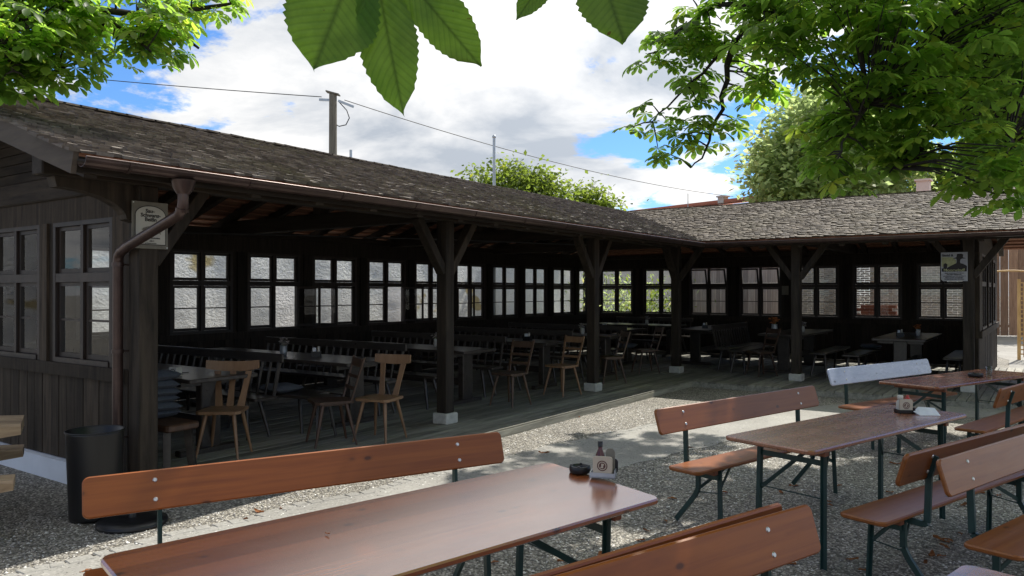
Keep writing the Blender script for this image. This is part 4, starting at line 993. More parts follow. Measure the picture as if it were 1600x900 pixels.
# corner and right wing
t2 = inn_table(2.5, .85); t2.location = (-4.25, 16.25, DZ); t2.rotation_euler = (0, 0, R(90)); t2['label'] = 'dark table with a flower pot behind the right wing post'
dup(t2, 'dark table with flowers and a wire basket at the right end of the right wing', (-2.15, 15.95, DZ), R(90))
dup(t2, 'dark table in the inner corner under the back windows', (-8.6, 17.6, DZ), 0)
dup(t2, 'dark table at the back of the corner, by the plants outside', (-8.6, 15.3, DZ), 0)
dup(t2, 'dark table seen past the corner post, left of the spindle-back bench', (-6.35, 17.0, DZ), R(90))
b2 = inn_bench(2.2, False); b2.location = (-3.52, 15.9, DZ); b2.rotation_euler = (0, 0, R(90)); b2['label'] = 'left one of two parallel low benches right of the right wing post'
dup(b2, 'right one of two parallel low benches, next to the table with the wire basket', (-2.92, 15.8, DZ), R(90))
dup(b2, 'low dark bench against the passage end wall', (-1.35, 16.0, DZ), R(90))
dup(b2, 'low dark bench between the corner tables', (-8.6, 16.5, DZ), 0)
dup(b2, 'low bench in front of the spindle-back bench left of the right wing post', (-4.95, 15.6, DZ), R(90))
s2_ = inn_bench(2.2, True); s2_.location = (-5.35, 16.0, DZ); s2_.rotation_euler = (0, 0, R(90)); s2_['label'] = 'spindle-back bench standing left of the right wing post'
dup(s2_, 'spindle-back bench against the back windows of the corner', (-8.6, 18.55, DZ), 0)

def cushion(loc, label, group, rz=0., s=1.):
    m = MB(); n = 10; V = []
    for j in range(n+1):
        for i in range(n+1):
            u = -1+2*i/n; v = -1+2*j/n; h = .045*max(0, (1-abs(u)**3.5))**.5*max(0, (1-abs(v)**3.5))**.5*(1+.1*math.sin(5*u+3*v)); V.append((u, v, h))
    for sg in (1, -1): m.add([P(u*.2*s*(1-.05*v*v), v*.2*s*(1-.05*u*u), .045+sg*h) for u, v, h in V], [(a, a+1, a+n+2, a+n+1)[::sg] for j in range(n) for a in [j*(n+1)+i for i in range(n)]], smooth=True)
    o = m.build('seat_cushion', M['cush'], loc=loc); o.rotation_euler = (rng.uniform(-.05, .05), rng.uniform(-.05, .05), rz); return tag(o, label, 'cushion', group)
st = thing('rustic_stool_bench', 'short rough-edged wooden bench just inside the corner post, carrying cushions', 'bench', (-6.62, 3.78, DZ), R(4))
m = MB(); m.rboard(.95, .34, .06, .05, .012, lambda x, y, z: P(x, y+.015*math.sin(9*x), .42+z), seg=3); m.build('seat', M['brown'], st)
for sx in (-1, 1):
    for sy in (-1, 1):
        m = MB(); m.beam((sx*.36, sy*.10, .40), (sx*.40, sy*.13, 0), .06, .06); m.build('leg', M['inn'], st)
for i in range(6):
    cushion((-6.66+rng.uniform(-.03, .03), 3.80+rng.uniform(-.02, .02), DZ+.45+i*.068), ['bottom', 'second lowest', 'third lowest', 'third highest', 'second highest', 'topmost'][i]+' grey cushion of the stack just inside the corner post', 'stacked grey seat cushions', rng.uniform(-.2, .2))
cushion((-7.15, 5.60, DZ+.46), 'folded dark cushion on the short bench behind the first honey chair', 'loose cushions on benches', .1)
cushion((-2.92, 16.6, DZ+.46), 'flat grey cushion on the far end of the right low bench', 'loose cushions on benches', .1)
cushion((-7.0, 14.0, DZ+.46), 'dark cushion on the spindle-back bench near the inner corner', 'loose cushions on benches', .2)
dup_c = None
def vase(loc, label, mat, s=1.):
    t = thing('flower_vase', label, 'vase', loc); m = MB(); m.lathe([(0, 0), (.035*s, 0), (.042*s, .05*s), (.036*s, .11*s), (.04*s, .12*s)], n=14); m.build('vase_body', M['metal'] if s > 1 else M['concrete'], t)
    m = MB()
    for k in range(26):
        a = rng.uniform(0, 6.28); r_ = rng.uniform(0, .075)*s; c = P(r_*math.cos(a), r_*math.sin(a), .16*s+rng.uniform(-.03, .05)*s); d = .022*s
        V = [c+P(d*math.cos(b), d*math.sin(b), rng.uniform(-.01, .01)) for b in [k2*2*math.pi/5 for k2 in range(5)]]+[c+P(0, 0, -.012), c+P(0, 0, .012)]
        m.add(V, [(i, (i+1) % 5, 6) for i in range(5)]+[((i+1) % 5, i, 5) for i in range(5)])
    m.build('blossoms', mat, t)
    m = MB()
    for k in range(7): a = rng.uniform(0, 6.28); m.tube([(0, 0, .1*s), (.03*s*math.cos(a), .03*s*math.sin(a), .16*s)], .002, 4)
    m.build('stems', M['linden'], t); return t
def caddy(loc, label):
    t = thing('cutlery_caddy', label, 'caddy', loc, rng.uniform(0, 1)); m = MB()
    for x, y, a, b in ((0, .05, .12, .003), (0, -.05, .12, .003), (.06, 0, .003, .1), (-.06, 0, .003, .1)): m.box((x, y, .035), (a, b, .07))
    m.box((0, 0, .002), (.12, .1, .004)); m.build('basket', M['black'], t)
    m = MB(); m.tube([(.03, 0, .005), (.03, 0, .13)], [.02, .012], 10); m.build('bottle', M['cream'], t)
    m = MB(); m.box((-.02, 0, .06), (.04, .07, .11)); m.build('napkins', M['napkin'], t); return t
TZ = DZ+.77
vase((-8.05, 6.35, TZ), 'pale bunch of flowers on the long table before the second window', M['petal'], 1.1); caddy((-7.6, 6.5, TZ), 'condiment caddy beside the pale flowers on the second left-wing table')
vase((-7.5, 8.7, TZ), 'dark flower vase on the left-wing table level with the second post', M['petal']); caddy((-7.2, 10.7, TZ), 'condiment caddy on the left-wing table level with the third post')
vase((-7.4, 12.9, TZ), 'flower vase on the table next to the inner corner post', M['petal']); caddy((-8.2, 15.3, TZ), 'condiment caddy on the table by the plants outside'); vase((-8.2, 17.5, TZ), 'flower vase on the inner corner table under the windows', M['petal']); caddy((-6.35, 16.6, TZ), 'condiment caddy on the table seen past the corner post')
vase((-4.45, 15.35, TZ), 'squat pot of orange flowers on the table behind the right wing post', M['petalo'], 1.5); vase((-4.1, 16.1, TZ), 'pale flower vase right behind the orange pot in the right wing', M['petal'])
vase((-2.0, 16.0, TZ), 'glass vase with an orange blossom on the right end table', M['petalo']); caddy((-2.25, 15.6, TZ), 'wire basket of condiments on the right end table')
m = MB(); m.box((0, 0, .045), (.09, .09, .09), ch=.006); o = m.build('mat_box', M['cream'], loc=(-6.98, 4.22, TZ)); o.rotation_euler = (0, 0, R(25)); tag(o, 'small cream box with round dark emblem on the table beside the corner post', 'box')
m = MB(); n = 20
for r0, r1 in ((.022, .028), (0.0001, .014)):
    V = [P(r*math.cos(2*math.pi*k/n), -.0465, .047+r*math.sin(2*math.pi*k/n)) for r in (r0, r1) for k in range(n)]; m.add(V, [(k, (k+1) % n, n+(k+1) % n, n+k) for k in range(n)])
m.build('printed_emblem', M['ink'], o)
m = MB(); m.box((0, 0, .004), (.21, .29, .006)); o = m.build('menu_card', M['inn'], loc=(-7.3, 4.35, TZ)); tag(o, 'dark menu card lying on the table nearest the gable end', 'menu')

# ------------------------------------------------------------------ boundary wall, fences, yard behind
def stone_wall():
    g = np.random.default_rng(5); y0, y1 = 1.0, 24.0; nu, nv = 190, 26; U = np.linspace(y0, y1, nu); Z = np.linspace(0, 3.1, nv)
    V = []
    for z in Z:
        for u in U: V.append((-13.0+.012*math.sin(3.1*u+1.7*z)+g.uniform(-.007, .007), u, z))
    for z in Z:
        for u in U: V.append((-13.5, u, z))
    V = np.array(V); F = []
    for j in range(nv-1):
        for i in range(nu-1): a = j*nu+i; F.append((a, a+1, a+nu+1, a+nu)); b = a+nu*nv; F.append((b, b+nu, b+nu+1, b+1))
    for i in range(nu-1): a = (nv-1)*nu+i; F.append((a, a+1, a+1+nu*nv, a+nu*nv))
    o = np_mesh('stone_wall', V, np.array(F), M['stone'], g.random(len(F)), smooth=True); tag(o, 'rough whitewashed stone boundary wall seen through the left wing windows', 'wall')
stone_wall()
def board_fence(x0, x1, y, h, label, mat, zb=.05, wb=.16, gap=.01):
    t = thing('board_fence', label, 'fence', ((x0+x1)/2, y, 0)); m = MB(); x = x0-(x0+x1)/2
    while x < x1-(x0+x1)/2: w = wb*rng.uniform(.8, 1.15); m.box((x+w/2, rng.uniform(-.008, .008), (h+zb)/2), (w-gap, .025, h-zb+rng.uniform(-.03, .02))); x += w
    m.build('boards', mat, t)
    m = MB(); L_ = (x1-x0)
    for z in (.4, h-.5): m.box((0, .06, z), (L_, .07, .09))
    m.build('rails', mat, t)
    for k in range(int(L_/2.5)+1):
        m = MB(); m.box((-L_/2+.06+k*2.5, .07, h/2), (.1, .1, h)); m.build('post', mat, t)
board_fence(-9.2, -5.9, 21.3, 2.9, 'weathered board fence seen through the middle back windows', M['midfence'])
board_fence(-6.0, 6.5, 34.0, 4.2, 'tall warm-brown board fence beyond the sunlit passage on the right', M['fence'], wb=.30)
t = thing('reed_screen', 'grey-brown woven reed screen seen through the right wing windows', 'screen', (-3.6, 20.9, 0)); m = MB(); z = .1
while z < 2.35: 
    hh = .055; n = 44
    for k in range(n): x = -2.35+4.7*k/n; m.box((x+.053, .012*(1 if (k+int(z*20)) % 2 else -1), z), (.104, .012, hh-.006), rot=Matrix.Rotation(.1*rng.uniform(-1, 1), 3, 'Y'))
    z += hh
m.build('woven_reeds', M['reed'], t)
for k in range(4):
    m = MB(); m.tube([(-2.3+k*1.53, .05, 0), (-2.3+k*1.53, .05, 2.4)], .04, 8); m.build('post', M['fence'], t)
t = thing('brick_pile', 'slanting stack of reddish bricks behind the right wing windows', 'brick stack', (-2.9, 20.35, 0)); m = MB()
for j in range(18):
    for i in range(9-j//3): m.box((-.9+i*.2+(.1 if j % 2 else 0), 0, .05+j*.075), (.19, .14, .068))
m.build('bricks', M['tile'], t)
# golden trellis gate
t = thing('trellis_gate', 'golden wooden trellis gate standing in the sunny passage at the right edge', 'gate', (-.62, 22.4, 0)); c = W(1592, 560, 18.9)
t.location = (c.x, c.y, 0); t.rotation_euler = (0, 0, R(8))
m = MB(); m.box((0, 0, 1.0), (.07, .07, 2.0)); m.box((1.3, 0, 1.0), (.07, .07, 2.0)); m.build('gate_post', M['trellis'], t)
m = MB()
for k in range(17): m.box((.65, -.02, .15+k*.11), (1.25, .015, .03))
for k in range(9): m.box((.1+k*.14, -.035, 1.0), (.03, .015, 1.85))
m.build('lattice', M['trellis'], t)
m = MB(); m.tube([(-.95+1.15*u, -.01, 2.13+.10*math.sin(u*2.2)-.03*u) for u in [k/8 for k in range(17)]], .022, 8); m.build('arched_rail', M['trellis'], t)
c = W(1544, 590, 15.6)
m = MB(); m.tube([(0, 0, 0), (0, 0, 2.72)], .055, 12); o = m.build('dark_pole', M['wire'], loc=(c.x, c.y, 0)); tag(o, 'slim dark pole beside the right end wall, against the sunlit yard', 'pole')

# utility pole, wires, masts
c = W(520, 245, 20.0)
t = thing('utility_pole', 'grey wooden utility pole rising behind the left wing roof, wires on top', 'utility pole', (c.x, c.y, 0)); top = 1.7+(455-147)/1195*20
m = MB(); m.tube([(0, 0, 0), (0, 0, top)], [.125, .10], 14); m.build('pole_shaft', M['pole'], t)
m = MB(); rx = R(YAW); d = P(math.cos(rx), math.sin(rx), 0); m.beam(-d*.17+P(0, 0, top+.07), d*.17+P(0, 0, top-.02), .22, .03); m.build('cap_board', M['pole'], t)
m = MB(); m.beam(-d*.36+P(0, 0, top-.14), -d*.11+P(0, 0, top-.15), .05, .06); m.build('wire_clamp', M['metal'], t); m = MB(); m.beam(d*.14+P(0, 0, top-.17), d*.54+P(0, 0, top-.33), .05, .06); m.build('wire_clamp', M['metal'], t)
m = MB(); m.tube([d*.16+P(0, 0, top-.2), d*.36+P(0, 0, top-.42), d*.43+P(0, 0, top-.62), d*.34+P(0, 0, top-.80), d*.16+P(0, 0, top-.84), d*.06+P(0, 0, top-.78)], .014, 6); m.build('cable_loop', M['wire'], t)
def wire(a, b, sag, label, r=.012):
    a = Vector(a); b = Vector(b); m = MB(); m.tube([a.lerp(b, k/24)-P(0, 0, sag*4*(k/24)*(1-k/24)) for k in range(25)], r, 5); tag(m.build('overhead_wire', M['wire']), label, 'cable', 'overhead wires')
wire(W(538, 156, 20), W(1146, 307, 34.0), .35, 'long overhead wire falling from the utility pole to the red-roofed house')
wire(W(502, 151, 20), W(-250, 80, 24), .1, 'overhead wire running left from the utility pole into the leaves')
c = W(772, 300, 19); m = MB(); m.tube([(0, 0, 0), (0, 0, 1.7+(455-212)/1195*19)], [.045, .035], 8); m.lathe([(0, 5.6), (.05, 5.56), (.05, 5.52), (.03, 5.5)], n=8); tag(m.build('flagpole', M['metal'], loc=(c.x, c.y, 0)), 'slim pale grey flagpole above the middle of the roof', 'pole')
c = W(548, 260, 20); m = MB(); m.tube([(0, 0, 0), (0, 0, 1.7+(455-234)/1195*20)], [.04, .035], 8); tag(m.build('short_mast', M['metal'], loc=(c.x, c.y, 0)), 'short grey mast tip just right of the utility pole', 'pole')
for px, y0_, z in ((1075, 302, 30), (970, 318, 30)):
    c = W(px, 330, z); m = MB(); m.tube([(0, 0, 0), (0, 0, 1.7+(455-y0_)/1195*z)], .018, 5); tag(m.build('thin_antenna', M['metal'], loc=(c.x, c.y, 0)), 'hair-thin antenna %s the red tiled roof' % ('above' if px > 1000 else 'left of'), 'antenna')

# houses behind
def house(p, q, depth, hr, he, label, chims, wallmat):
    """ridge from p to q (2D); roof falls to both sides"""
    p = Vector((*p[:2], 0)); q = Vector((*q[:2], 0)); u = (q-p).normalized(); n = P(-u.y, u.x, 0); L_ = (q-p).length
    t = thing('tiled_house', label, 'house', p, math.atan2(u.y, u.x))
    m = MB(); m.box((L_/2, 0, he/2), (L_-.4, depth*2-.6, he)); m.build('walls', wallmat, t)
    m = MB(); 
    for sg in (1, -1):
        rows = 22; cols = int(L_/.3)
        for j in range(rows):
            v0 = j/rows; v1 = (j+1.1)/rows
            for i in range(cols):
                x0 = i*L_/cols; x1 = (i+1)*L_/cols
                z0 = hr-(hr-he)*v0; z1 = hr-(hr-he)*v1-.0
                m.add([P(x0, sg*depth*v0, z0), P(x1, sg*depth*v0, z0), P(x1, sg*depth*v1, z1+.05), P(x0, sg*depth*v1, z1+.05)], [(0, 1, 2, 3)])
    m.beam((0, 0, hr+.03), (L_, 0, hr+.03), .25, .12); rf = m.build('roof', M['tile'], t)
    m = MB()
    for x in (0, L_): m.add([P(x+(.2 if x == 0 else -.2), -depth, he), P(x+(.2 if x == 0 else -.2), depth, he), P(x+(.2 if x == 0 else -.2), 0, hr)], [(0, 1, 2)])
    m.build('gable', wallmat, t)
    for x, y, w, hz, mt in chims:
        m = MB(); m.box((x, y, (hr-1+hz)/2), (w, w, hz-hr+1)); m.box((x, y, hz+.03), (w+.1, w+.1, .06)); m.build('chimney', mt, rf)
    return t
a = W(1250, 303, 29); b = W(965, 335, 37)
house(a, b, 4.5, 5.42, 3.0, 'house with red tiled roof showing behind the pavilion between the tree and the far bush', [(3.6, 0, .30, 5.62, M['concrete'])], M['plaster'])
a = W(1375, 330, 25); b = W(1500, 330, 23.6)
c = W(1437, 300, 24.3)
house(a, b, 2.0, 4.2, 3.0, 'low house whose pinkish chimney pokes above the right wing roof', [(((Vector(c)-Vector(a)).length), 0, .36, 1.7+(455-284)/1195*24.3, M['pink'])], M['plaster'])

# ------------------------------------------------------------------ trees
def palmate(n, pos, nrm, spin, size, g, nl=(5, 8), droop=.25):
    """numpy palmate leaves: returns V, F, rnd ; leaf hub at pos, facing nrm"""
    T = np.array([0, .22, .5, .74, .90, 1.0]); Wd = np.array([.0, .055, .145, .20, .14, .0])
    lv = []; 
    for t, w in zip(T, Wd):
        lv.append((t, 0)); 
        if w: lv += [(t, -w), (t, w)]
    lv = np.array(lv)   # 0:(0,0) 1..3:t1 c,-,+ ; 4..6 ; 7..9; 10..12; 13 tip
    fq = [(0, 2, 1), (0, 1, 3)]; 
    for k in (1, 4, 7): fq += [(k, k+1, k+4), (k, k+4, k+3), (k, k+3, k+5), (k, k+5, k+2)]
    fq += [(10, 11, 13), (10, 13, 12)]; fq = np.array(fq); nv = 14
    Vs, Fs, Rs = [], [], []
    z = nrm/np.linalg.norm(nrm, axis=1, keepdims=True)
    ref = np.stack([np.cos(spin), np.sin(spin), 0*spin+.01], 1); x = ref-z*(ref*z).sum(1, keepdims=True); x /= np.linalg.norm(x, axis=1, keepdims=True); y = np.cross(z, x)
    NL = 7; base = g.random(n)
    for k in range(NL):
        ang = (k-3)*(.80)+g.normal(0, .06, n)
        ln = size*np.array([.62, .82, .95, 1.05, .95, .82, .62])[k]*g.uniform(.88, 1.1, n)
        dx = np.cos(ang)[:, None]*x+np.sin(ang)[:, None]*y; dy = -np.sin(ang)[:, None]*x+np.cos(ang)[:, None]*y
        t = lv[:, 0][None, :, None]; w = lv[:, 1][None, :, None]; L_ = ln[:, None, None]
        dr = (droop*g.uniform(.5, 1.5, n))[:, None, None]
        P_ = pos[:, None, :]+dx[:, None, :]*t*L_*(1-.15*dr*t)+dy[:, None, :]*w*L_*1.05+z[:, None, :]*(np.abs(w)*L_*.35-dr*t*t*L_)
        off = (np.arange(n)*nv)[:, None, None]+k*n*nv
        Vs.append(P_.reshape(-1, 3)); Fs.append((fq[None]+off).reshape(-1, 3)); Rs.append(np.repeat(np.clip(base+g.normal(0, .12, n), 0, 1), len(fq)))
    return np.concatenate(Vs), np.concatenate(Fs), np.concatenate(Rs)
def blobs_points(g, blobs, n, shell=.55):
    wt = np.array([b[3]*b[4]*b[5] if len(b) > 5 else b[3]**3 for b in blobs], float)**.72; idx = g.choice(len(blobs), n, p=wt/wt.sum()); out = np.zeros((n, 3))
    d = g.normal(size=(n, 3)); d /= np.linalg.norm(d, axis=1, keepdims=True); r = g.random(n)**(1/3.)
    for i in range(n):
        b = blobs[idx[i]]; rr = np.array([b[3], b[4], b[5]]) if len(b) > 5 else np.array([b[3]]*3)*[1, 1, .8]
        out[i] = np.array(b[:3])+d[i]*rr*(shell+(1-shell)*r[i] if g.random() < .5 else r[i])
    return out
def _x(): pass
def spray_crown(name, blobs, nspray, parent, mat, g, size=(.13, .2), per=(3, 6), tilt=.55, twig_to=None, clear=None):
    C = blobs_points(g, blobs, nspray, .3); 
    if clear is not None: C = C[[clear(p) for p in C]]; 
    P_, Nn, S_, Sz = [], [], [], []; tw = MB()
    for c in C:
        k = int(g.integers(per[0], per[1])); 
        for j in range(k):
            a = g.uniform(0, 6.28); r_ = g.uniform(.06, .17); P_.append(c+np.array([r_*math.cos(a), r_*math.sin(a), g.uniform(-.10, .04)])); h = g.uniform(.15, tilt+.25)
            Nn.append((h*math.cos(a), h*math.sin(a), 1.)); S_.append(a+g.normal(0, .3)); Sz.append(g.uniform(*size))
        if twig_to is not None:
            j = int(np.argmin(((twig_to-c)**2).sum(1))); q = twig_to[j]; d = c-q; L_ = np.linalg.norm(d)
            if L_ > .1 and L_ < 2.2:
                mdl = q+d*.5+np.array([g.uniform(-.06, .06)*L_, g.uniform(-.06, .06)*L_, .08*L_]); tw.tube([q, mdl, c], [.010, .007, .004], 4, smooth=False)
    P_ = np.array(P_); n = len(P_)
    V, F, Rr = palmate(n, P_, np.array(Nn), np.array(S_), np.array(Sz), g)
    np_mesh('crown', V, F, mat, Rr, parent=parent)
    if tw.v: tw.build('twigs', M['bark'], parent)
def limb_pts(pts, k=6):
    out = []
    for a, b in zip(pts[:-1], pts[1:]): out += [np.array(a)*(1-i/k)+np.array(b)*i/k for i in range(k)]
    return out+[np.array(pts[-1])]
def wb(px, py, z, r, ry=None, rz=None):
    p = W(px, py, z); return (p.x, p.y, p.z, r, ry or r, rz or r*.8)

def smooth(l, k=4):
    l = [Vector(p) for p in l]; o = []
    for i in range(len(l)-1):
        p0, p1, p2, p3 = [l[min(max(i+j, 0), len(l)-1)] for j in (-1, 0, 1, 2)]
        for t in [j/k for j in range(k)]: o.append(.5*((2*p1)+(p2-p0)*t+(2*p0-5*p1+4*p2-p3)*t*t+(3*p1-p0-3*p2+p3)*t**3))
    return o+[l[-1]]
def right_chestnut():
    g = np.random.default_rng(11)
    base = P(*cpt(6.7, 8.3)[:2], 0)
    t = thing('chestnut_tree', 'big horse chestnut whose leafy boughs hang into the picture at the right', 'tree', base)
    bl = lambda p: tuple(Vector(p)-base)
    trunk = [base+P(0, 0, -.1), base+P(.02, 0, 1.2), base+P(-.1, 0, 2.2), W(1625, 300, 8.2), W(1597, 240, 8.0), W(1570, 160, 7.8), W(1548, 70, 7.6), W(1528, -20, 7.4), W(1500, -200, 7.4), W(1460, -420, 7.6)]
    m = MB(); m.tube([bl(p) for p in trunk], [.30, .26, .23, .19, .16, .145, .13, .12, .10, .06], 12); m.build('trunk', M['bark'], t)
    limbs = [
        [W(1528, -20, 7.4), W(1420, -60, 7), W(1320, -40, 6.6), W(1230, 10, 6.6), W(1150, 60, 6.9), W(1080, 130, 7.2), W(1020, 190, 7.4)],
        [W(1150, 60, 6.9), W(1130, 150, 7.2), W(1110, 220, 7.3), W(1080, 262, 7.4)],
        [W(1230, 10, 6.6), W(1120, 10, 6.9), W(1050, 60, 7.2), W(1010, 90, 7.3)],
        [W(1548, 70, 7.6), W(1450, 90, 6.8), W(1370, 150, 6.2), W(1330, 210, 6.0), W(1300, 260, 6.0)],
        [W(1570, 160, 7.8), W(1500, 190, 6.9), W(1430, 230, 6.3), W(1390, 270, 6.2)],
        [W(1597, 240, 8.0), W(1580, 215, 7.0), W(1570, 250, 6.2)],
        [W(1500, -200, 7.4), W(1420, -260, 6), W(1300, -300, 5), W(1150, -330, 4.6), W(950, -420, 4.2)],
        [W(1460, -420, 7.6), W(1500, -700, 6.4), W(1300, -900, 5), W(1000, -1100, 4.2)],
        [W(1500, -200, 7.4), W(1700, -400, 8.5), W(1900, -500, 10)],
    ]
    LP = []; 
    for i, l in enumerate(limbs):
        m = MB(); n = len(l); r0 = .055 if i in (0, 7, 8, 9) else .028
        l = smooth(l); n = len(l)
        jit = [Vector(p)+P(g.uniform(-.025, .025), g.uniform(-.025, .025), g.uniform(-.015, .015)) if 0 < k < n-1 else Vector(p) for k, p in enumerate(l)]
        m.tube([bl(p) for p in jit], [r0*(1-k/n)**1.3+.005 for k in range(n)], 7); m.build('limb', M['bark'], t); LP += limb_pts([bl(p) for p in jit])
    LP = np.array(LP)
    B = [wb(1590, 60, 8.6, 1.0), wb(1450, 60, 6.2, .85), wb(1345, 60, 6.0, .65), wb(1250, 20, 6.2, .5), wb(1590, 190, 8.9, .8), wb(1460, 170, 6.2, .60), wb(1370, 170, 6.2, .42), wb(1300, 200, 6.4, .26), wb(1420, 225, 6.2, .28), wb(1500, 222, 6.0, .30), wb(1570, 270, 5.4, .26), wb(1330, 255, 6.1, .22), wb(1610, 120, 7.5, .9), wb(1610, -40, 6.5, 1.0),
         wb(1180, 20, 6.8, .38), wb(1110, 30, 7.0, .34), wb(1060, 60, 7.2, .26), wb(1130, 100, 7.0, .30), wb(1075, 130, 7.2, .26), wb(1030, 95, 7.3, .16), wb(1020, 175, 7.4, .20), wb(1095, 200, 7.3, .20), wb(1150, 165, 7.0, .18), wb(1075, 250, 7.4, .13), wb(1035, 230, 7.4, .12), wb(985, 195, 7.4, .09), wb(1185, 110, 6.7, .25)]
    B = [(b[0]-base.x, b[1]-base.y, b[2]-base.z, *b[3:]) for b in B]
    spray_crown('crown', B, 900, t, M['leaf'], g, (.095, .165), (3, 6), twig_to=LP)
    # the part of the crown above the picture, which keeps the tables in the shade
    K = []
    for (x, y, z, r) in ((2.6, 9.6, 6.8, .9), (.4, 7.2, 6.3, 1.1), (2.6, 6.2, 6.5, 1.7), (.3, 5.3, 6.4, 1.35), (3.6, 9.5, 7.2, 1.8), (1.9, 12.2, 7.2, 1.5), (3.8, 13.0, 7.0, 1.8), (1.2, 3.9, 6.4, 1.4), (2.2, 3.2, 6.7, 1.5), (4.5, 6, 7, 1.8), (.9, 12.0, 6.6, .9), (2.9, 15.2, 7.3, 1.3), (.0, 6.2, 6.5, .9), (1.0, 7.2, 6.6, 1.0), (-.8, 10.5, 6.8, 1.1), (-1.0, 12.8, 7.4, 1.2), (.6, 11.6, 6.9, 1.1), (-.9, 8.9, 6.6, .6), (1.6, 10.6, 6.8, 1.25), (1.5, 14.4, 7.3, 1.3), (1.2, 9.3, 6.7, .8)):
        K.append((x-2.0-base.x, y-base.y, z, r, r, r*.45))
    spray_crown('crown', K, 1900, t, M['leaf'], g, (.17, .25), (3, 6))
right_chestnut()
def left_chestnut():
    g = np.random.default_rng(21); base = P(*cpt(-7.2, 4.2)[:2], 0)
    t = thing('chestnut_tree', 'horse chestnut branch reaching over the gable from the top left', 'tree', base); bl = lambda p: tuple(Vector(p)-base)
    m = MB(); top = W(-380, -200, 5.6); m.tube([bl(p) for p in (base, base+P(0, 0, 2.5), base+P(.1, 0, 4.2), top)], [.26, .22, .19, .10], 12); m.build('trunk', M['bark'], t)
    limbs = [[top, W(-150, -60, 5.8), W(20, -10, 6), W(130, 10, 6.2), W(230, 25, 6.4), W(330, 10, 6.8), W(360, 5, 6.9)], [W(20, -10, 6), W(40, 40, 5.9), W(60, 90, 5.9), W(90, 110, 5.9)], [W(130, 10, 6.2), W(200, 50, 6.2), W(235, 80, 6.2)], [W(-60, -30, 5.9), W(0, 60, 5.5), W(20, 110, 5.5)], [W(230, 25, 6.4), W(290, 60, 6.5), W(310, 75, 6.6)]]
    LP = []
    for i, l in enumerate(limbs):
        m = MB(); n = len(l); m.tube([bl(p) for p in l], [(.05 if i == 0 else .016)*(1-k/n)+.005 for k in range(n)], 6); m.build('limb', M['bark'], t); LP += limb_pts([bl(p) for p in l])
    B = [wb(40, 10, 5.9, .40), wb(120, 10, 6.1, .36), wb(200, 20, 6.3, .30), wb(30, 80, 5.7, .24), wb(110, 75, 5.9, .18), wb(165, 70, 6.1, .20), wb(215, 85, 6.2, .16), wb(250, 55, 6.3, .20), wb(-30, 40, 5.6, .5), wb(270, 5, 6.6, .2), wb(335, -5, 6.9, .16), wb(300, 65, 6.6, .10), wb(20, 125, 5.6, .10), wb(60, 118, 5.7, .12), wb(105, 108, 5.9, .10)]
    B = [(b[0]-base.x, b[1]-base.y, b[2], *b[3:]) for b in B]
    spray_crown('crown', B, 175, t, M['leaf'], g, (.10, .165), (3, 5), twig_to=np.array(LP))
left_chestnut()

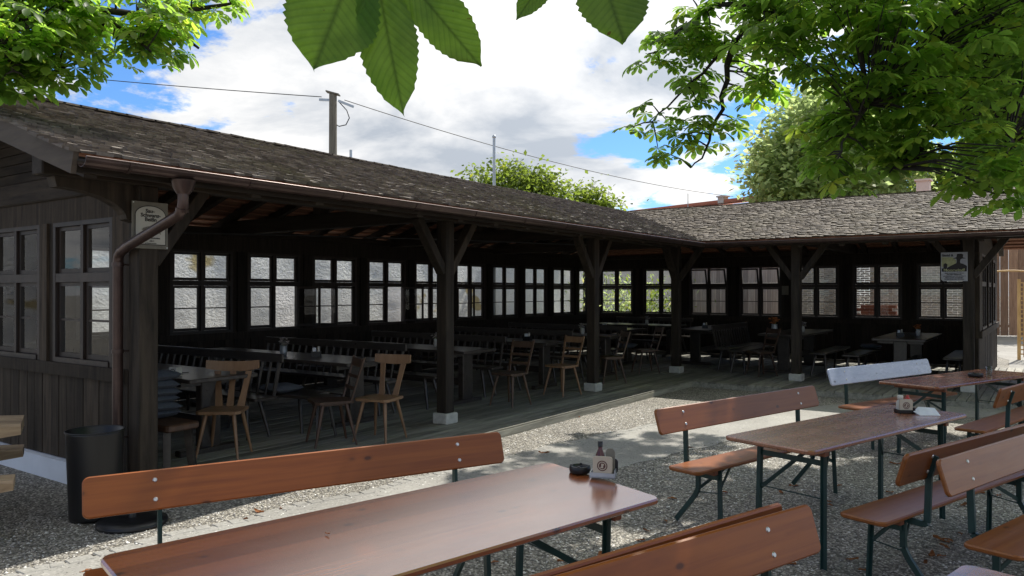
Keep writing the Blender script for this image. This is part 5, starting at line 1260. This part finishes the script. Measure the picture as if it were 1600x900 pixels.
def near_leaves():
    """drooping leaf tips close above the viewer, hanging on a twig"""
    def outline(seed, n=44):
        r = random.Random(seed); T = []
        for i in range(n+1):
            t = i/n; w = .235*math.sin(math.pi*t**1.55)**.80 if 0 < t < 1 else 0
            if t > .9: w = .235*math.sin(math.pi*.9**1.55)**.80*max(0, (1-t)/.1)**1.35+.004
            w *= 1+(.040 if i % 2 else -.035)*(1 if .1 < t < .95 else 0); T.append((t, w))
        return T
    def leaflet(hub, tip, face, wide, seed, curl=.05):
        hub = Vector(hub); tip = Vector(tip); ax = (tip-hub); L_ = ax.length; ax.normalize(); nz = Vector(face); nz = (nz-ax*nz.dot(ax)).normalized(); sd = ax.cross(nz); T = outline(seed); r = random.Random(seed)
        V, A = [], []
        for i, (t, w) in enumerate(T):
            for s_ in (-1, -.66, -.33, 0, .33, .66, 1):
                ww = w*wide*s_; z = .30*abs(ww)+.012*math.sin(t*115-abs(ww)*100)*abs(s_)*.25+curl*t*t*.8+.045*math.sin(t*6+seed+s_*2)*abs(s_)+.02*math.sin(t*17+seed*2)*abs(s_)
                V.append(hub+ax*(t*L_)+sd*(ww*L_)+nz*(z*L_)); A.append((t, ww/wide, 0))
        F = [(7*i+k, 7*i+7+k, 7*i+8+k, 7*i+1+k) for i in range(len(T)-1) for k in range(6)]; return V, F, A
    def leaf(name, label, hub, tips, seed):
        t = thing(name, label, 'leaf', hub, group='close hanging chestnut leaves'); h = Vector(hub); V, F, A, Rr = [], [], [], []; fwd = (W(800, 400, 2)-W(800, 400, 1)).normalized()
        for i, (tp, wd) in enumerate(tips):
            tp = Vector(tp)-h; v, f, a = leaflet((0, 0, 0), tp, -fwd+P(rng.uniform(-.3, .3), rng.uniform(-.3, .3), .15), wd, seed+i, rng.uniform(-.08, .1)); b = len(V); V += v; A += a; F += [tuple(x+b for x in q) for q in f]; Rr += [rng.uniform(.35, .65)]*len(f)
        np_mesh('leaflets', np.array([tuple(v) for v in V]), np.array(F), M['bigleaf'], np.array(Rr), np.array(A), t, True)
        m = MB(); m.tube([(0, 0, 0), (.02, .03, .12), (.1, .1, .22)], .0028, 6); m.build('leaf_stalk', M['linden'], t); return t
    z = 1.05
    h1 = W(575, -110, z)
    leaf('chestnut_leaf', 'large drooping near leaf left of top centre with two full leaflets', h1, [(W(488, 104, z-.02), 1.30), (W(627, 177, z), .68), (W(750, 106, z+.05), .62), (W(440, -140, z+.05), .9)], 3)
    leaf('chestnut_leaf', 'near leaf at the top edge right of centre, one broad leaflet hanging down', W(915, -130, 1.0), [(W(972, 72, 1.0), 1.2), (W(806, 32, 1.03), .55), (W(1090, -60, 1.03), .9)], 9)
    m = MB(); m.tube([W(575, -118, 1.10), W(720, -140, 1.2), W(900, -160, 1.15), W(1100, -330, 1.6), W(1150, -420, 2.6), W(1150, -360, 4.4)], [.004, .006, .007, .010, .014, .018], 6); tag(m.build('hanging_twig', M['bark']), 'thin twig above the view carrying the near chestnut leaves', 'twig')
near_leaves()

def leafy_tree(name, label, base, blobs, n, size, mat, trunk_h, seed, tr=.2):
    g = np.random.default_rng(seed); base = P(base[0], base[1], 0); t = thing(name, label, 'tree', base)
    cx = np.mean([b[:3] for b in blobs], axis=0)
    m = MB(); m.tube([(0, 0, 0), (0, 0, trunk_h*.6), (cx[0]-base.x, cx[1]-base.y, cx[2])], [tr, tr*.8, tr*.35], 10); m.build('trunk', M['bark'], t)
    m = MB()
    for b in blobs:
        c = P(b[0]-base.x, b[1]-base.y, b[2]); a = P(0, 0, trunk_h*.6); m.tube([a, a.lerp(c, .5)+P(0, 0, .3), c], [tr*.4, tr*.22, tr*.06], 6)
    m.build('limbs', M['bark'], t)
    # clumped leaf clusters
    C = blobs_points(g, blobs, max(n//26, 10), .6); idx = g.integers(0, len(C), n); P_ = C[idx]+g.normal(0, 1, (n, 3))*size*np.array([3.2, 3.2, 2.2]); P_ -= np.array([base.x, base.y, 0])
    nn = g.normal(size=(n, 3)); nn[:, 2] = np.abs(nn[:, 2])+.6; nn /= np.linalg.norm(nn, axis=1, keepdims=True)
    a = g.normal(size=(n, 3)); x = np.cross(nn, a); x /= np.linalg.norm(x, axis=1, keepdims=True); y = np.cross(nn, x); s = g.uniform(.6, 1.2, n)[:, None]*size
    q = np.stack([P_-x*s, P_-y*s*.62+nn*s*.12, P_+x*s, P_+y*s*.62+nn*s*.12], 1).reshape(-1, 3); F = np.arange(4*n).reshape(n, 4)
    rn = np.clip(g.random(len(C))[idx]*.6+g.random(n)*.4, 0, 1)
    np_mesh('crown', q, F, mat, rn, parent=t); return t
L0 = W(1295, 455, 28)
leafy_tree('linden_tree', 'rounded grey-green linden tree rising behind the right wing roof', L0, [wb(1290, 195, 28, 1.6, 1.6, 1.3), wb(1240, 245, 28, 1.5, 1.5, 1.5), wb(1330, 240, 28, 1.8, 1.8, 1.8), wb(1225, 290, 27.5, 1.0), wb(1290, 295, 28, 2.2, 2.2, 1.6), wb(1380, 260, 28, 1.4), wb(1370, 200, 28.5, 1.1), wb(1195, 262, 27.5, .45)], 22000, .15, M['linden'], 5, 2)
yel = leaf_mat('yellow_green_leaves', (.10, .15, .025), (.34, .46, .06), .5, .5)
leafy_tree('garden_tree', 'light green bushy treetop behind the middle of the left wing roof', W(790, 455, 24), [wb(745, 290, 24, .55), wb(790, 285, 24, .7), wb(840, 292, 24, .6), wb(870, 305, 24, .45), wb(800, 320, 24, 1.2, 1.2, .8)], 6500, .085, yel, 4, 3, .12)
leafy_tree('garden_tree', 'small yellow-green treetop right of the bushy one, above the roof', W(915, 455, 25), [wb(905, 307, 25, .4), wb(925, 318, 25, .5), wb(955, 326, 25, .35), wb(910, 340, 25, .7)], 3200, .085, yel, 4, 4, .1)
leafy_tree('garden_tree', 'bright sunlit tree behind the right wing, beneath the chestnut boughs', W(1540, 455, 30), [wb(1500, 290, 30, 1.3), wb(1580, 285, 30, 1.6), wb(1450, 310, 30, .8), wb(1640, 250, 30, 2.0), wb(1560, 240, 30, 1.5)], 15000, .12, yel, 5, 5)
def shrub(label, loc, h, n, seed, mat):
    g = np.random.default_rng(seed); t = thing('garden_shrub', label, 'shrub', loc); P_ = g.normal(size=(n, 3))*np.array([.3, .3, .28])*h+np.array([0, 0, h*.55]); P_[:, 2] = np.clip(P_[:, 2], .1, None)
    d = g.normal(size=(n, 3)); d[:, 2] = np.abs(d[:, 2])+.3; d /= np.linalg.norm(d, axis=1, keepdims=True); x = np.cross(d, g.normal(size=(n, 3))); x /= np.linalg.norm(x, axis=1, keepdims=True); l = g.uniform(.08, .20, n)[:, None]
    q = np.stack([P_, P_+d*l*.5-x*l*.16, P_+d*l, P_+d*l*.5+x*l*.16], 1).reshape(-1, 3); np_mesh('foliage', q, np.arange(4*n).reshape(n, 4), mat, g.random(n), parent=t)
    m = MB()
    for k in range(6): a = k; m.tube([(0, 0, 0), (.25*h*math.cos(a), .25*h*math.sin(a), h*.7)], [.012, .005], 5)
    m.build('stems', M['bark'], t)
shrub('leafy green shrub outside the first window of the back corner', (-10.6, 20.7, 0), 2.1, 1600, 31, M['linden'])
shrub('green shrub with glossy leaves outside the corner window', (-9.6, 20.9, 0), 1.7, 1100, 32, yel)
